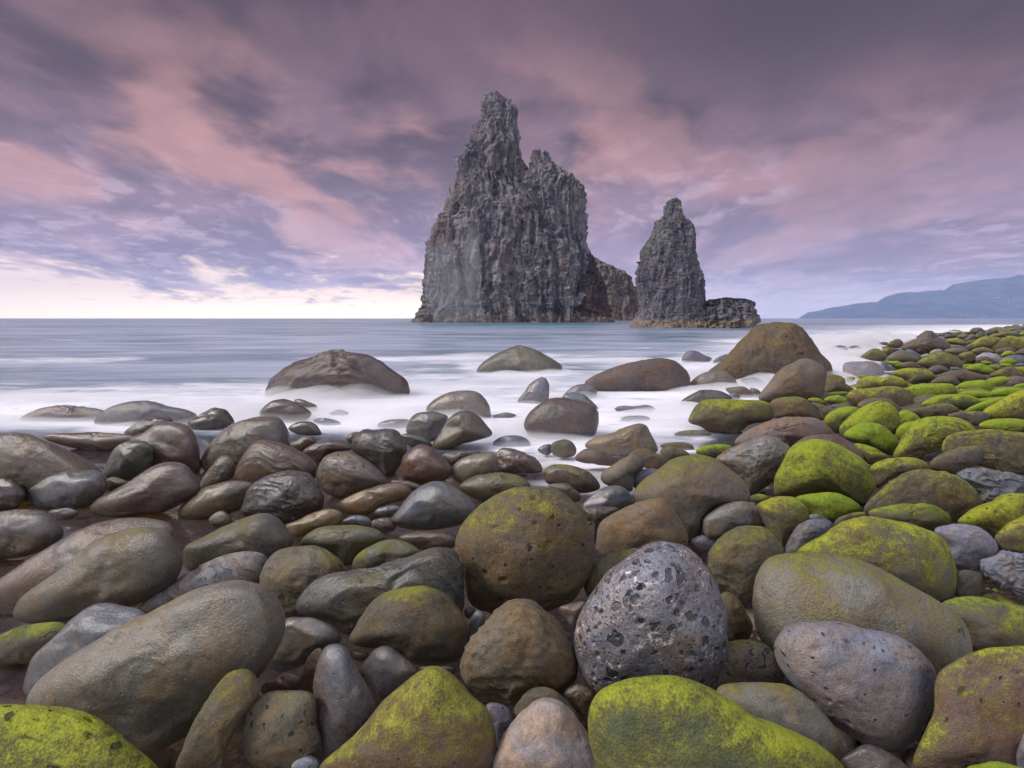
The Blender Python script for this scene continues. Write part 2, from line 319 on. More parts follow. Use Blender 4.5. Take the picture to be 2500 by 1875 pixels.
# tile | look | options | label | outline
ROCKS = """
O|vivid|p=.5 y=.8 g=1 L=6 m=.77|bright yellow-green mossy boulder with small holes, cut off at the bottom left corner|yellow-green pitted corner boulder|-120,1640 -60,1560 0,1528 120,1524 200,1545 280,1605 345,1670 360,1760 250,1840 50,1850 -120,1780
E|taupe|L=6 w=.55 m=.22 c=.150,.134,.108|largest long smooth grey brown boulder lying tilted up to the right beside the pool|longest tilted grey-brown boulder|195,1050 300,900 560,700 900,510 1250,340 1500,215 1750,150 1950,155 2110,240 2195,400 2180,560 2060,760 1900,950 1700,1130 1450,1340 1150,1455 950,1440 700,1350 400,1250 220,1150
E|slick||slick pale grey wet boulder with a hollow, tucked behind the longest tilted boulder|slick hollowed grey boulder|170,980 200,860 260,720 400,590 560,430 700,330 820,300 960,330 1130,390 1100,600 800,800 500,960 300,1060 200,1030
E|olive|m=.55 y=.2||low green-stained pool-side boulder|-200,620 0,550 150,490 300,460 500,460 520,560 350,680 230,760 50,790 -150,800
O|taupe|L=6 w=.4 m=.26 c=.122,.106,.080|big ribbed brown boulder with a green edge, its tapering tip in the pool|big ribbed brown boulder|27,1322 45,1290 110,1240 180,1180 250,1150 310,1138 365,1150 392,1195 395,1225 375,1262 330,1290 240,1325 150,1340 60,1345 30,1338
O|rust|w=.9 c=.112,.086,.072|long low reddish wet rock washed over by the pool|low reddish washed rock|-60,1300 0,1250 90,1190 170,1145 240,1122 320,1118 380,1140 330,1220 200,1290 60,1330 -40,1330
O|olive|m=.25 w=.5|smooth olive brown boulder at the pool edge cut off by the left side|smooth pool-edge boulder|-80,1140 0,1105 60,1100 110,1112 138,1150 120,1175 60,1200 0,1212 -80,1230
O|brown|L=6 k=.12 c=.115,.096,.074|broad domed brown boulder by the left side behind a slick grey one|broad domed brown boulder|-150,1000 -60,950 0,935 60,938 130,965 200,1000 225,1025 235,1060 200,1075 130,1090 40,1080 -100,1080
A|slick|c=.13,.125,.125|slick grey boulder with one dark hole in front of the broad domed brown boulder|slick one-hole boulder|215,940 290,880 420,810 650,780 780,800 815,880 815,950 750,1020 640,1075 450,1090 300,1080 225,1020
A|wet|k=.5|||-150,900 -50,850 0,838 90,855 160,900 200,960 190,1010 130,1070 0,1100 -150,1100
A|wet||||370,1100 440,1080 540,1075 610,1110 560,1150 450,1170 380,1140
A|wet|c=.115,.082,.074 L=6|wet purple-brown wedge boulder lying in the pool beside the slick one-hole boulder|purple-brown wedge boulder|685,1090 760,1000 950,900 1150,770 1270,725 1400,730 1480,790 1540,900 1530,960 1400,1040 1250,1110 1000,1140 800,1140
A|dark|k=.3 L=5||squat dark boulder|800,800 840,690 900,600 1000,560 1110,560 1180,610 1185,660 1170,740 1080,830 960,870 860,850 805,830
A|brown|k=.3 w=.6|tall domed brown boulder at the waterline with a cracked side|tall cracked brown boulder|1000,555 1100,500 1230,420 1330,408 1430,430 1490,480 1540,580 1550,700 1545,790 1400,830 1200,800 1050,700
A|wet|c=.12,.085,.068||long flat brown slab|300,512 450,498 750,492 1040,515 1060,560 1000,600 850,650 700,640 600,620 400,570
A|dark|p=.5|||950,500 1020,440 1130,385 1280,360 1340,375 1350,410 1300,480 1150,520 1000,520
A|taupe|W=430 c=.15,.14,.145|rounded grey boulder in the white surf with thin water running off it|surf-washed rounded boulder|720,440 730,390 820,310 970,260 1120,245 1230,265 1300,290 1450,320 1540,380 1400,450 1000,470 800,490
A|taupe|W=400 c=.18,.16,.16|low grey boulder almost hidden by mist, farthest left in the surf|leftmost misty boulder|130,410 200,350 350,295 550,283 800,320 900,380 850,430 600,450 300,440
A|wet||||1440,430 1520,370 1620,310 1690,303 1750,325 1805,400 1790,440 1650,470 1500,475
A|slate||||1330,360 1380,345 1450,370 1465,400 1400,420 1350,410
B|wet||||105,340 180,260 280,233 370,255 470,310 510,350 450,400 300,420 160,400
B|brown||||370,250 410,233 470,250 550,290 520,340 430,330
O|brown|L=6 w=.5|large humped brown boulder at the water's edge, smooth above and grey below|large humped brown boulder|435,1010 440,980 480,930 540,903 590,897 615,915 627,945 620,985 560,1010 480,1030
O|wet|L=6 c=.115,.085,.062|glossy brown boulder with an ochre crown in front of the large humped brown boulder|ochre-crowned glossy boulder|508,1020 530,975 560,952 600,955 650,975 685,1005 680,1035 640,1055 560,1062 515,1045
A|taupe|||small upright oval stone|1540,890 1570,830 1640,740 1700,680 1760,672 1810,720 1815,790 1780,850 1660,900 1560,930
A|wet|c=.125,.095,.068|smooth wet brown oval boulder rising from the pool, dark at its foot|pool-standing brown oval|1350,1130 1370,1060 1480,970 1620,900 1780,865 1900,870 1960,900 1930,1000 1870,1080 1750,1120 1550,1165 1400,1165
B|dark|p=.7 w=.6 L=6 g=.5|dark round boulder with a rough pocked face standing in the pool|dark pocked round boulder|-26,1060 20,930 120,850 280,795 400,785 500,820 560,900 600,980 600,1050 560,1100 400,1170 280,1195 120,1160 -40,1120
A|taupe|||tiny grey pool stone|1610,1170 1650,1120 1720,1098 1780,1150 1760,1200 1660,1215
O|olive|L=6|smooth olive brown egg-shaped boulder sloping down to the left at the pool|olive egg-shaped boulder|397,1205 400,1180 440,1160 500,1130 560,1108 595,1115 625,1150 633,1170 620,1210 570,1240 480,1240 410,1235
O|grey|s=.7 k=.3 c=.25,.235,.235|pale grey striated slab leaning behind the longest tilted boulder|pale striated slab|290,1318 330,1285 400,1240 470,1205 540,1190 575,1200 578,1225 560,1255 480,1290 380,1320 310,1325
O|olive|L=6 m=.3|tall smooth olive brown dome between the striated slab and the long angular boulder|tall smooth olive dome|560,1255 575,1215 600,1190 650,1180 690,1182 725,1200 745,1225 740,1280 700,1320 650,1335 610,1330 570,1295
F|dark|k=.55 m=.24 y=.9 L=6|long angular dark boulder with a broken face and a golden mossy top edge|long angular dark boulder|395,380 410,280 450,200 560,120 650,75 800,60 1000,25 1200,-30 1400,-110 1500,-131 1600,-100 1670,0 1690,150 1690,330 1600,500 1200,560 800,560 700,500 560,430
F|olive|m=.5 L=6|domed olive boulder with a green rim, in front of the long angular dark boulder|green-rimmed olive dome|785,590 830,500 950,330 1080,230 1250,172 1400,180 1540,240 1640,340 1700,450 1705,580 1680,700 1600,770 1350,790 1200,720 1000,660 850,640
F|slick|c=.115,.108,.1||wet grey side boulder|200,560 300,430 430,415 560,430 680,490 735,570 720,620 600,680 480,760 350,830 250,840 150,790 120,700
F|slick|c=.125,.115,.12 L=6 p=.2|narrow upright dark grey wet stone standing on its end like a tooth|upright tooth-like dark stone|515,1000 530,850 570,720 620,640 700,622 770,650 830,750 900,880 970,1000 1000,1110 960,1220 850,1350 700,1480 630,1510 580,1400 550,1250 540,1120
F|rust|p=.4||reddish sliver stone|410,980 430,860 470,750 530,670 590,665 600,800 560,1000 480,1010
F|slick|c=.12,.11,.11 p=.25||triangular wet grey stone|900,820 960,700 1030,645 1100,640 1180,690 1270,760 1335,840 1300,950 1150,1050 1000,1110 950,1000
F|half|m=.45 p=.45 L=6 g=.5|rounded boulder, green on its left shoulder and rusty below, beside the upright stone|rusty green-shouldered boulder|-10,1150 60,1060 180,990 350,975 480,990 540,1050 550,1250 580,1400 500,1530 350,1600 150,1600 0,1500 -30,1300
E|olive|m=.5 y=.6 L=6|long slim olive boulder leaning diagonally against the longest tilted boulder|slim leaning olive boulder|1350,1580 1400,1450 1480,1250 1600,1050 1720,880 1800,825 1890,812 1970,860 2005,960 1990,1030 1880,1180 1800,1330 1730,1480 1720,1580 1600,1700 1400,1720
F|gold|m=.62 L=6 p=.2 y=.85|large pointed boulder with patchy yellow-green moss, bottom middle|pointed yellow-green boulder|560,1590 700,1450 900,1270 1030,1100 1200,930 1400,795 1520,800 1620,880 1760,1020 1880,1140 1930,1300 1940,1450 1900,1600 1600,1750 1200,1800 800,1750
O|olive|L=6 m=.3 c=.145,.118,.082|plump brown egg-shaped boulder between the pointed yellow-green one and the grey pitted one|plump brown egg boulder|995,1450 1000,1410 1040,1350 1090,1305 1140,1297 1190,1325 1230,1375 1245,1430 1240,1470 1210,1510 1165,1525 1120,1530 1060,1510 1010,1480
O|gold|L=6 g=1.0 p=.42 m=.60 c=.15,.115,.078|huge golden brown dome speckled with moss and small holes, centre of the beach|huge golden pitted dome|983,1185 1000,1130 1050,1080 1110,1052 1170,1050 1220,1065 1260,1110 1282,1170 1280,1230 1250,1280 1220,1305 1150,1325 1080,1325 1020,1305 1003,1250
O|grey|L=7 g=2 p=.95 m=0 w=.7 c=.185,.172,.185 f=1 F=.9|grey volcanic boulder full of dark holes and glinting wet patches|grey boulder full of holes|1242,1400 1250,1340 1280,1280 1330,1215 1390,1178 1440,1170 1490,1185 1530,1230 1560,1290 1570,1360 1560,1440 1520,1500 1460,1520 1400,1530 1330,1520 1280,1490 1255,1450
O|taupe|L=6 g=1.6 p=.6 m=.3||finely pocked round stone|1530,1480 1545,1410 1580,1385 1620,1383 1660,1395 1690,1440 1690,1475 1640,1500 1560,1500 1520,1490
G|olive|||rounded olive stone tucked behind|1810,220 1900,270 1970,360 2010,460 2000,560 1930,600 1800,590 1700,480 1700,300
O|vivid|L=6 m=.78 y=.7 f=1|widest bright green mossy boulder filling the bottom right of centre|widest bright green boulder|1270,1560 1285,1505 1330,1475 1400,1459 1470,1462 1540,1490 1620,1540 1700,1575 1770,1610 1825,1665 1830,1750 1700,1800 1450,1800 1310,1720 1280,1640
G|pale|L=6 k=.25|pale pinkish grey smooth boulder without moss at the bottom edge|pale pinkish boulder|10,1570 60,1400 130,1270 250,1130 350,1050 450,1040 560,1090 680,1220 780,1350 860,1470 920,1590 850,1750 500,1800 100,1750
G|olive||||165,1180 200,1080 280,980 380,950 480,980 600,1080 680,1200 600,1260 350,1300 200,1250
G|wet||||560,1000 650,930 760,960 820,1040 780,1150 740,1240 660,1160 600,1080
F|grey|||speckled grey finger stone|1850,1110 1930,1068 2010,1100 2050,1200 2020,1300 1950,1430 1900,1300
H|grey|L=6 g=.8 p=.4 m=0 c=.205,.195,.21 f=1|large smooth purple-grey boulder with a few dents, narrowing to the left|large purple-grey boulder|290,650 320,560 420,480 600,455 800,460 1000,500 1200,550 1350,630 1470,740 1530,850 1535,1000 1500,1150 1420,1310 1320,1410 1180,1450 1020,1420 850,1320 700,1200 560,1050 420,920 330,800
O|sage|L=6 m=.3 c=.205,.19,.155 y=.7|very large flat-topped grey-olive boulder behind the large purple-grey one|very large flat-topped boulder|1625,1300 1635,1240 1665,1205 1720,1196 1800,1200 1870,1215 1950,1250 2030,1300 2080,1345 2098,1400 2090,1430 2040,1450 1950,1470 1850,1480 1750,1470 1680,1430 1640,1370
H|sage|L=6 m=.36 y=.7 c=.175,.158,.13|grey-olive oval boulder between the widest green boulder and the large purple-grey one|grey-olive lower oval|-150,960 0,925 150,920 350,935 480,990 600,1090 700,1200 790,1310 830,1410 800,1500 700,1560 400,1560 0,1400 -150,1150
H|wet|f=1|||790,1540 880,1450 1000,1400 1150,1450 1280,1540 1350,1650 1100,1800 850,1750
H|gold|L=6 m=.57 c=.2,.13,.1 p=.25 g=.4|large mossy boulder mottled yellow, green and red-brown at the right side|mottled red-and-yellow boulder|1530,860 1650,760 1800,690 1950,650 2150,638 2350,670 2500,800 2550,1100 2500,1400 2300,1600 1900,1700 1500,1650 1350,1550 1420,1350 1510,1150
H|vivid|f=1|||1760,1590 1880,1545 2010,1530 2130,1560 2230,1600 2250,1750 2000,1850 1750,1800
H|grey|f=1|||2150,1500 2180,1350 2250,1260 2400,1300 2450,1500 2350,1650 2200,1650
H|sage|||broad sage-green boulder|1560,320 1650,275 1820,255 2000,290 2212,330 2400,400 2450,550 2300,660 2100,720 1850,700 1780,640 1720,500 1600,400
D|sage|L=6 m=.58 y=.9 c=.175,.162,.135 f=.3|big domed boulder with a yellow lichen stripe behind the very large flat-topped boulder|yellow-striped dome|440,1410 620,1300 800,1190 950,1140 1080,1145 1250,1180 1450,1230 1570,1290 1640,1380 1670,1480 1695,1580 1690,1700 1600,1790 1400,1780 1100,1720 700,1600 500,1500
D|slate|k=.8 s=.2|||370,1400 400,1310 460,1220 560,1165 680,1170 740,1200 700,1300 560,1430 450,1480 380,1470
O|half|m=.48 k=.5 L=6||craggy green-backed boulder|1530,1200 1545,1175 1570,1150 1610,1138 1650,1142 1680,1165 1693,1195 1680,1240 1650,1280 1600,1310 1560,1280 1535,1240
D|half|m=.68 y=.9 L=6||yellow-topped knob|150,1050 250,1000 350,980 450,1000 530,1060 555,1120 550,1180 470,1250 400,1330 360,1420 300,1350 230,1250 190,1150
C|slick|c=.155,.145,.14 w=.5 L=6 f=.3||polished grey-brown oval|1625,1200 1650,1140 1740,1070 1850,1030 1960,1025 2060,1070 2110,1150 2115,1220 2000,1230 1900,1260 1800,1310 1720,1320 1650,1290
D|vivid|||bright green cap stone|440,1000 530,970 640,957 760,957 850,990 940,1050 965,1100 900,1150 750,1200 620,1170 540,1090
D|slate||||555,1130 620,1118 680,1150 740,1200 640,1200 560,1170
D|olive||||745,1200 780,1150 900,1110 1020,1110 1060,1140 950,1160 850,1200 780,1230
D|sage|k=.4||chipped flat green boulder|1000,1105 1100,1070 1250,1040 1450,1037 1550,1060 1640,1130 1658,1200 1600,1240 1520,1250 1400,1260 1200,1230 1080,1180
D|olive|L=6 m=.42 y=.8|large brown hump dusted with golden lichen, midway up the right side|large gold-dusted hump|970,1080 1030,1000 1150,900 1270,815 1400,788 1550,790 1700,830 1820,920 1880,1000 1895,1050 1850,1110 1750,1170 1680,1230 1500,1240 1200,1200 1000,1130
D|slate|k=1.2 s=.5 L=6|jagged blue-grey slate block with sharp folds at the right side|jagged blue-grey block|1680,820 1760,775 1850,768 2000,790 2150,815 2300,870 2300,1000 2100,1060 1900,1050 1870,960 1760,880
D|gold|m=.7 y=.8|||1695,1190 1760,1120 1850,1050 2000,980 2150,965 2300,990 2350,1150 2200,1300 2000,1330 1850,1280
D|slate|L=6 c=.215,.21,.25 w=.3|smooth pale violet-grey bare boulder right of the yellow-striped dome|smooth violet-grey boulder|1515,1245 1620,1205 1760,1197 1880,1230 1980,1320 2010,1390 1980,1440 1850,1530 1730,1550 1640,1500 1600,1380
D|gold|m=.6|||1980,1300 2050,1220 2150,1160 2300,1120 2400,1250 2350,1430 2200,1460 2060,1430 2000,1370
D|slate|k=1.3 s=.4 L=6 c=.185,.195,.24|folded blue-grey rock with a sharp notch at the right side|notched blue-grey rock|1870,1490 1960,1450 2030,1405 2120,1420 2300,1450 2400,1600 2300,1760 2100,1730 1950,1640 1880,1560
H|dark||||1690,100 1750,50 1900,90 1900,200 1800,300 1700,250
C|sage|L=6 m=.42 c=.165,.145,.125 y=.55|broad smooth boulder, brown at the left and faint green on top|broad faint-green boulder|1100,990 1110,930 1180,850 1300,760 1400,700 1520,668 1640,665 1760,710 1870,800 1960,900 1990,980 1985,1040 1850,1060 1740,1090 1640,1190 1620,1280 1530,1330 1400,1250 1200,1120
C|brown|L=6 c=.165,.122,.085 m=.15|rounded triangular tan-brown boulder right of the huge golden dome|triangular tan-brown boulder|815,1330 820,1250 850,1180 950,1110 1100,1040 1230,1000 1330,1000 1400,1060 1450,1150 1500,1250 1515,1340 1450,1420 1200,1460 1000,1470 880,1460 830,1400
C|slate|w=.7|||1530,1350 1570,1300 1640,1287 1700,1320 1725,1360 1690,1430 1600,1450
C|olive||||740,1580 800,1500 900,1430 1050,1395 1140,1395 1100,1600 1000,1750 800,1800 720,1700
C|dark|k=.9|||700,1070 780,1060 870,1065 980,1080 950,1130 850,1190 810,1300 790,1380 740,1250 710,1130
C|slick||||700,1060 770,980 860,920 960,900 1040,930 1090,1000 1100,1050 1000,1110 850,1130 730,1110
C|slate|k=.5|||1090,900 1100,820 1160,780 1250,768 1300,800 1250,850 1130,940
C|taupe|||purple-brown saddle stone|845,820 920,750 1020,690 1100,660 1180,720 1170,780 1110,830 1095,900 1080,950 1000,930 870,890
C|olive||||1050,690 1080,640 1160,612 1260,640 1340,700 1350,740 1290,775 1200,770 1120,740
C|olive||||1300,650 1320,610 1400,595 1470,620 1530,665 1450,700 1350,730
C|dark|c=.18,.15,.11 k=.4 L=6|ridged brown boulder with an angular top at the edge of the white surf|ridged surf-edge boulder|715,600 800,530 950,490 1080,430 1180,430 1220,490 1270,590 1275,640 1150,680 1000,675 850,650
C|brown||||640,690 690,630 740,612 830,630 930,670 985,720 940,750 800,740 680,720
C|olive||||455,610 480,565 560,545 620,565 655,620 640,670 560,690 480,670
C|slate||||355,630 400,590 460,585 470,640 420,670
C|olive|w=.6 k=.2|split brown boulder lying in the inlet with a diagonal step|split inlet boulder|410,830 420,770 480,740 600,745 720,780 800,840 845,900 830,940 700,960 560,920 430,890
C|brown||||430,905 520,882 600,895 680,960 685,1010 640,1030 550,980
C|dark|k=1 c=.12,.09,.08|dark cracked angular block at the mouth of the inlet|dark cracked block|40,660 100,608 200,630 320,680 380,740 385,800 270,805 60,800 40,740
B|slick|c=.2,.19,.15 w=.7||smooth grey-olive loaf|1590,830 1610,740 1700,680 1850,648 1920,655 1950,720 1950,800 1850,850 1700,890 1620,860
B|brown||||1510,670 1600,640 1750,633 1830,650 1700,700 1610,740 1560,760
B|wet|L=6 c=.13,.082,.065|wet red-brown round boulder with shiny flanks, left of the smooth loaf|shiny red-brown round boulder|1200,830 1205,700 1260,630 1340,588 1430,600 1500,660 1570,740 1590,800 1560,850 1480,890 1380,900 1250,870
B|dark|L=6 k=.3|blocky dark boulder balanced on its narrow end above its neighbours|blocky balanced boulder|815,600 830,540 900,475 1000,475 1130,467 1200,510 1250,600 1230,680 1180,760 1130,840 1080,860 1020,780 920,700 830,640
B|wet|L=6 p=.5 c=.15,.12,.1|shiny dark egg-shaped boulder with pock marks below the blocky balanced one|shiny pocked egg boulder|540,820 560,740 620,670 740,640 850,660 950,720 1050,810 1090,870 1060,910 900,950 760,1000 620,960 560,890
B|brown|w=.5|||440,640 520,580 620,545 720,540 800,570 820,630 700,640 600,690 550,740 500,700
B|brown|w=.6 c=.19,.125,.07||orange-brown cigar-shaped stone|670,1070 750,1010 900,940 1100,885 1200,878 1260,910 1278,960 1230,1010 1100,1050 950,1120 850,1130 720,1110
B|brown|w=.6 c=.19,.14,.07|||300,1210 400,1170 520,1110 640,1080 730,1100 745,1150 700,1220 550,1260 400,1300 320,1260
B|slick|L=6 c=.13,.133,.135|smooth blue-grey triangular boulder with a shiny crest standing in the pool|shiny triangular boulder|1110,1175 1180,1080 1280,960 1400,880 1500,866 1580,890 1680,960 1770,1050 1795,1110 1760,1170 1600,1220 1400,1245 1250,1240 1150,1210
B|olive|m=.3||low olive oval behind|1640,910 1720,850 1850,810 2000,803 2120,830 2200,890 2190,930 2050,1020 1900,1040 1780,1010 1690,960
B|olive|L=6|wide flat olive boulder at the pool in front of the submerged stones|wide flat olive boulder|415,1360 460,1290 560,1230 700,1208 880,1210 1010,1240 1075,1290 1060,1340 930,1400 860,1450 820,1510 760,1520 650,1430 500,1390
B|sage|m=.55 y=.35|smooth pale green boulder behind the long angular dark one|smooth pale-green boulder|820,1540 840,1460 920,1390 1050,1330 1150,1318 1260,1350 1350,1420 1250,1480 1100,1540 950,1580 850,1580
B|slate||||995,1100 1060,1060 1160,1055 1200,1080 1160,1130 1080,1145 1010,1130
B|slate||||740,1190 800,1140 880,1130 960,1160 970,1220 850,1225
B|brown||||970,1180 1050,1150 1120,1160 1160,1230 1080,1270 990,1240
B|olive|m=.2|||1180,1300 1300,1265 1500,1262 1620,1310 1600,1380 1400,1400 1250,1370
B|dark|w=.8 c=.11,.11,.11|||1230,480 1260,400 1320,345 1420,330 1520,345 1565,380 1520,470 1440,580 1350,560 1250,510
B|slick|W=375 c=.19,.17,.155 L=6|rounded wet boulder with a rusty crown and grey flanks, surf behind it|rusty-crowned surf boulder|1390,320 1440,250 1560,185 1700,165 1800,190 1870,270 1890,350 1880,390 1750,400 1600,420 1450,380
B|brown|w=.4|brown pyramid-shaped boulder at the edge of the surf|brown pyramid boulder|1435,600 1500,490 1560,390 1630,335 1720,330 1800,370 1860,440 1900,510 1800,550 1650,590 1520,635
B|dark|w=.9|||1200,510 1300,505 1400,540 1440,600 1350,610 1250,590
B|brown||||770,545 810,500 870,490 860,560 820,580
B|dark||||325,460 380,420 450,405 530,420 580,480 580,510 450,515 360,490
B|brown||||330,590 400,540 470,515 530,530 545,580 480,610 420,640
B|slate|W=358|||640,350 720,315 800,345 720,375
B|slate|W=432|||510,400 600,380 700,400 740,430 620,450
B|slate|W=455|||1010,440 1080,400 1200,388 1270,400 1240,460 1100,480
B|slate|W=595|||1900,580 1960,530 2060,515 2150,530 2200,590 2100,620 1950,610
B|slate|W=375|||1900,370 2000,338 2090,360 2000,385
L|brown|W=655 L=6 k=.7 w=.2 m=0 c=.092,.070,.070|huge purple-brown domed rock alone in the surf left of the sea stacks|huge domed surf rock|1140,650 1160,590 1240,520 1350,480 1440,450 1520,460 1620,490 1700,540 1750,580 1768,640 1700,690 1400,700 1180,690
Z|taupe|W=300 k=.4 m=0|pale brown peaked rock in the mist, farthest out below the tall sea stack|peaked misty rock|170,300 220,230 300,180 440,122 540,135 640,180 720,230 760,270 700,330 500,360 250,350
Z|slate|W=505 c=.17,.16,.18|small pointed grey rock standing in the white mist|pointed misty rock|450,510 500,430 550,370 610,335 650,350 665,400 665,470 640,530 550,560
Z|brown|W=425 k=.3 L=6 c=.105,.082,.08|long smooth brown rock rising to the right out of the mist|long brown mist rock|900,380 960,330 1100,270 1300,215 1450,208 1540,240 1600,300 1620,350 1600,410 1500,440 1300,450 1100,460 950,450
Z|slate|W=480|||760,470 820,400 900,380 980,400 990,450 950,500 850,500
Z|slate|W=540|||750,475 820,435 900,450 980,520 990,560 850,570
C|brown|W=530 L=6 c=.095,.072,.070 w=.35|large round brown boulder in the surf with pale water streaks on its left side|large streaked round boulder|250,450 290,350 380,270 480,225 600,228 720,260 810,310 830,390 815,470 780,520 650,560 450,570 330,560
C|slate|W=325|||940,310 1000,285 1100,290 1200,280 1270,310 1200,335 1000,335
C|slate|W=400|||990,390 1050,365 1180,365 1230,390 1150,415 1030,410
C|sage|W=520|||1400,510 1470,480 1600,475 1700,500 1650,530 1500,540
C|olive|W=625|||1290,600 1380,570 1500,570 1560,600 1550,640 1450,640
C|vivid|m=.8|||1570,640 1620,600 1720,582 1830,590 1870,620 1800,680 1650,680
Z|taupe|W=415 w=.6||smooth misty hump|1580,430 1620,370 1700,310 1820,290 1900,320 1940,375 1930,400 1800,425 1650,450
Q|olive|W=850 L=6 k=.6 m=.34 y=1 c=.115,.088,.066 p=.4|giant brown boulder with orange lichen on its top, the tallest on the shore|giant lichen-topped boulder|110,750 250,640 400,490 520,350 600,250 700,170 850,148 1000,143 1180,150 1270,200 1350,280 1430,400 1500,500 1590,600 1630,720 1600,800 1400,880 1100,900 800,890 500,860 250,850
Q|taupe|L=6 m=.03 k=.08 c=.165,.132,.112|tall smooth grey-brown boulder leaning in front of the giant lichen-topped one|tall leaning smooth boulder|740,1050 850,880 1000,700 1150,620 1250,575 1380,580 1500,640 1565,740 1550,870 1500,1040 1300,1070 1100,1080 900,1100
Q|slate||||530,830 620,800 720,800 820,860 800,920 650,920
Q|taupe||||340,930 450,905 560,900 650,950 700,1010 600,1050 450,1020
Q|slate||||640,930 720,930 780,980 760,1040 690,1030
Q|slate||||390,1000 460,975 530,1020 500,1060 410,1050
C|wet|||wet brown mound at the surf|1450,270 1520,210 1620,165 1720,165 1810,190 1860,235 1800,260 1650,290 1530,300
C|half|L=6 m=.68|long flat-topped green boulder overhanging the white inlet|long flat-topped green boulder|1515,410 1560,310 1620,250 1700,235 1900,237 2080,245 2150,280 2175,350 2150,400 2000,430 1900,500 1850,525 1700,490 1600,440
Q|slate|W=640|||200,610 260,550 370,515 330,600 250,660
Z|slate|W=235|||1560,220 1590,165 1650,155 1720,185 1770,210 1700,250 1600,245
Q|half|m=.5|||890,1090 1000,1040 1130,1020 1280,1040 1380,1100 1470,1180 1500,1290 1350,1300 1150,1290 950,1300 920,1200
Q|taupe|m=.3|||1370,1090 1480,1110 1600,1150 1650,1190 1560,1280 1500,1290 1450,1170
Q|vivid|m=.8|||1330,1060 1400,1037 1480,1045 1540,1090 1570,1130 1450,1120
Q|moss||||1530,1070 1600,1020 1700,1005 1790,1040 1835,1090 1800,1120 1650,1130
Q|moss||||1500,1040 1510,1000 1620,970 1750,963 1850,970 1780,1010 1650,1020
Q|olive|m=.45||olive block right of the tall leaning one|1490,960 1560,760 1680,760 1770,800 1800,870 1850,960 1700,980 1550,1000
Q|olive||||1790,865 1850,900 1890,940 1830,965
Q|half||||1770,795 1900,790 1880,850 1850,880 1790,850
D|taupe|L=6 c=.17,.135,.125|long purple-brown whaleback boulder below the flat-topped green one|purple-brown whaleback|-20,590 20,510 150,440 300,385 450,367 600,380 680,430 740,500 700,560 500,560 400,620 380,680 200,640
C|dark|L=6 p=.55 c=.17,.15,.14 g=.5|dark finely pitted boulder leaning between the whaleback and the broad faint-green one|leaning dark pitted boulder|1730,700 1800,640 1920,570 2050,530 2130,522 2220,545 2310,620 2330,700 2280,780 2200,860 2090,930 1980,980 1900,900 1800,780
D|brown||||390,650 450,570 560,515 680,503 800,525 910,600 985,680 900,760 600,780 420,720
D|vivid|L=6 m=.8 y=.6|big rounded boulder with a thick green mossy shoulder, right of the dark pitted one|big green-shouldered boulder|285,900 290,830 350,720 400,620 480,565 620,547 740,570 860,630 970,700 1030,790 1060,890 1050,950 980,1030 960,1060 850,1000 700,960 560,970 430,1000 300,980
D|moss||||90,1000 130,970 200,970 255,1000 200,1030 100,1030
D|half||||890,590 950,577 1080,620 1190,690 1100,730 1020,740 960,680
D|olive|m=.5|||1025,760 1100,710 1230,685 1380,690 1470,730 1485,780 1400,800 1200,850 1100,920 1060,900 1040,820
D|olive|m=.25|||1480,750 1520,690 1650,620 1800,597 1880,600 1912,650 1890,720 1800,770 1690,815 1540,790
D|olive|m=.42 y=1 L=6 k=.3|wide brown boulder with a deep dark crack and golden moss, at the right side|wide cracked golden-brown boulder|1580,650 1600,540 1700,490 1900,472 2100,480 2300,520 2400,620 2300,780 2100,810 1900,760 1700,700
D|slate|k=1 m=.1|||1320,650 1380,590 1450,530 1540,495 1585,530 1590,580 1560,670 1480,715 1400,690
D|half|m=.6 k=.4 L=6|||1205,690 1230,600 1300,480 1380,400 1500,370 1640,370 1760,400 1830,450 1850,500 1700,550 1500,700 1300,710
D|vivid|m=.85|peaked bright green boulder among the mossy rows on the right|peaked bright-green boulder|815,520 870,460 960,420 1060,418 1150,460 1230,540 1255,590 1210,670 1100,640 1000,590 900,570
D|moss|m=.7 y=.6 L=6|||785,480 800,430 900,340 1020,265 1120,250 1200,280 1250,350 1260,430 1240,490 1150,520 950,560 820,530
D|moss|m=.8|||670,400 720,330 830,295 930,300 940,350 850,430 790,500 720,470
D|brown||||925,300 970,240 1070,222 1180,240 1270,310 1250,350 1100,330
D|moss||||1240,440 1245,340 1300,320 1380,350 1410,400 1340,440
D|moss||||1220,510 1240,450 1310,410 1410,400 1400,450 1300,530 1260,560
D|olive|m=.3|||1280,325 1400,300 1560,270 1650,275 1715,330 1600,380 1450,395 1380,360
D|olive||||1610,365 1700,335 1850,328 1940,345 1940,400 1860,440 1750,420
D|moss||||1855,440 1920,400 2050,383 2212,395 2300,450 2200,500 1950,480
D|gold|m=.75 L=6|large sloping boulder, yellow-green above and bare brown below, at the right side|yellow-backed sloping boulder|1890,330 2000,260 2100,200 2212,165 2400,150 2450,300 2300,400 1950,400
D|vivid||||1740,335 1850,270 2000,225 2090,215 2000,290 1890,330
D|moss|m=.65|||1405,290 1500,220 1620,200 1780,202 1870,250 1820,310 1700,330 1550,310
D|taupe||||1365,290 1400,240 1490,225 1450,290
D|olive|m=.45 L=6|long dipped olive boulder like a saddle, among the mossy rows|dipped olive saddle boulder|840,210 900,160 1000,150 1200,137 1300,160 1360,230 1365,300 1300,315 1100,330 920,300 870,270
D|moss|p=.5||pocked green loaf|1310,155 1380,120 1500,113 1650,118 1700,170 1690,200 1550,220 1370,240
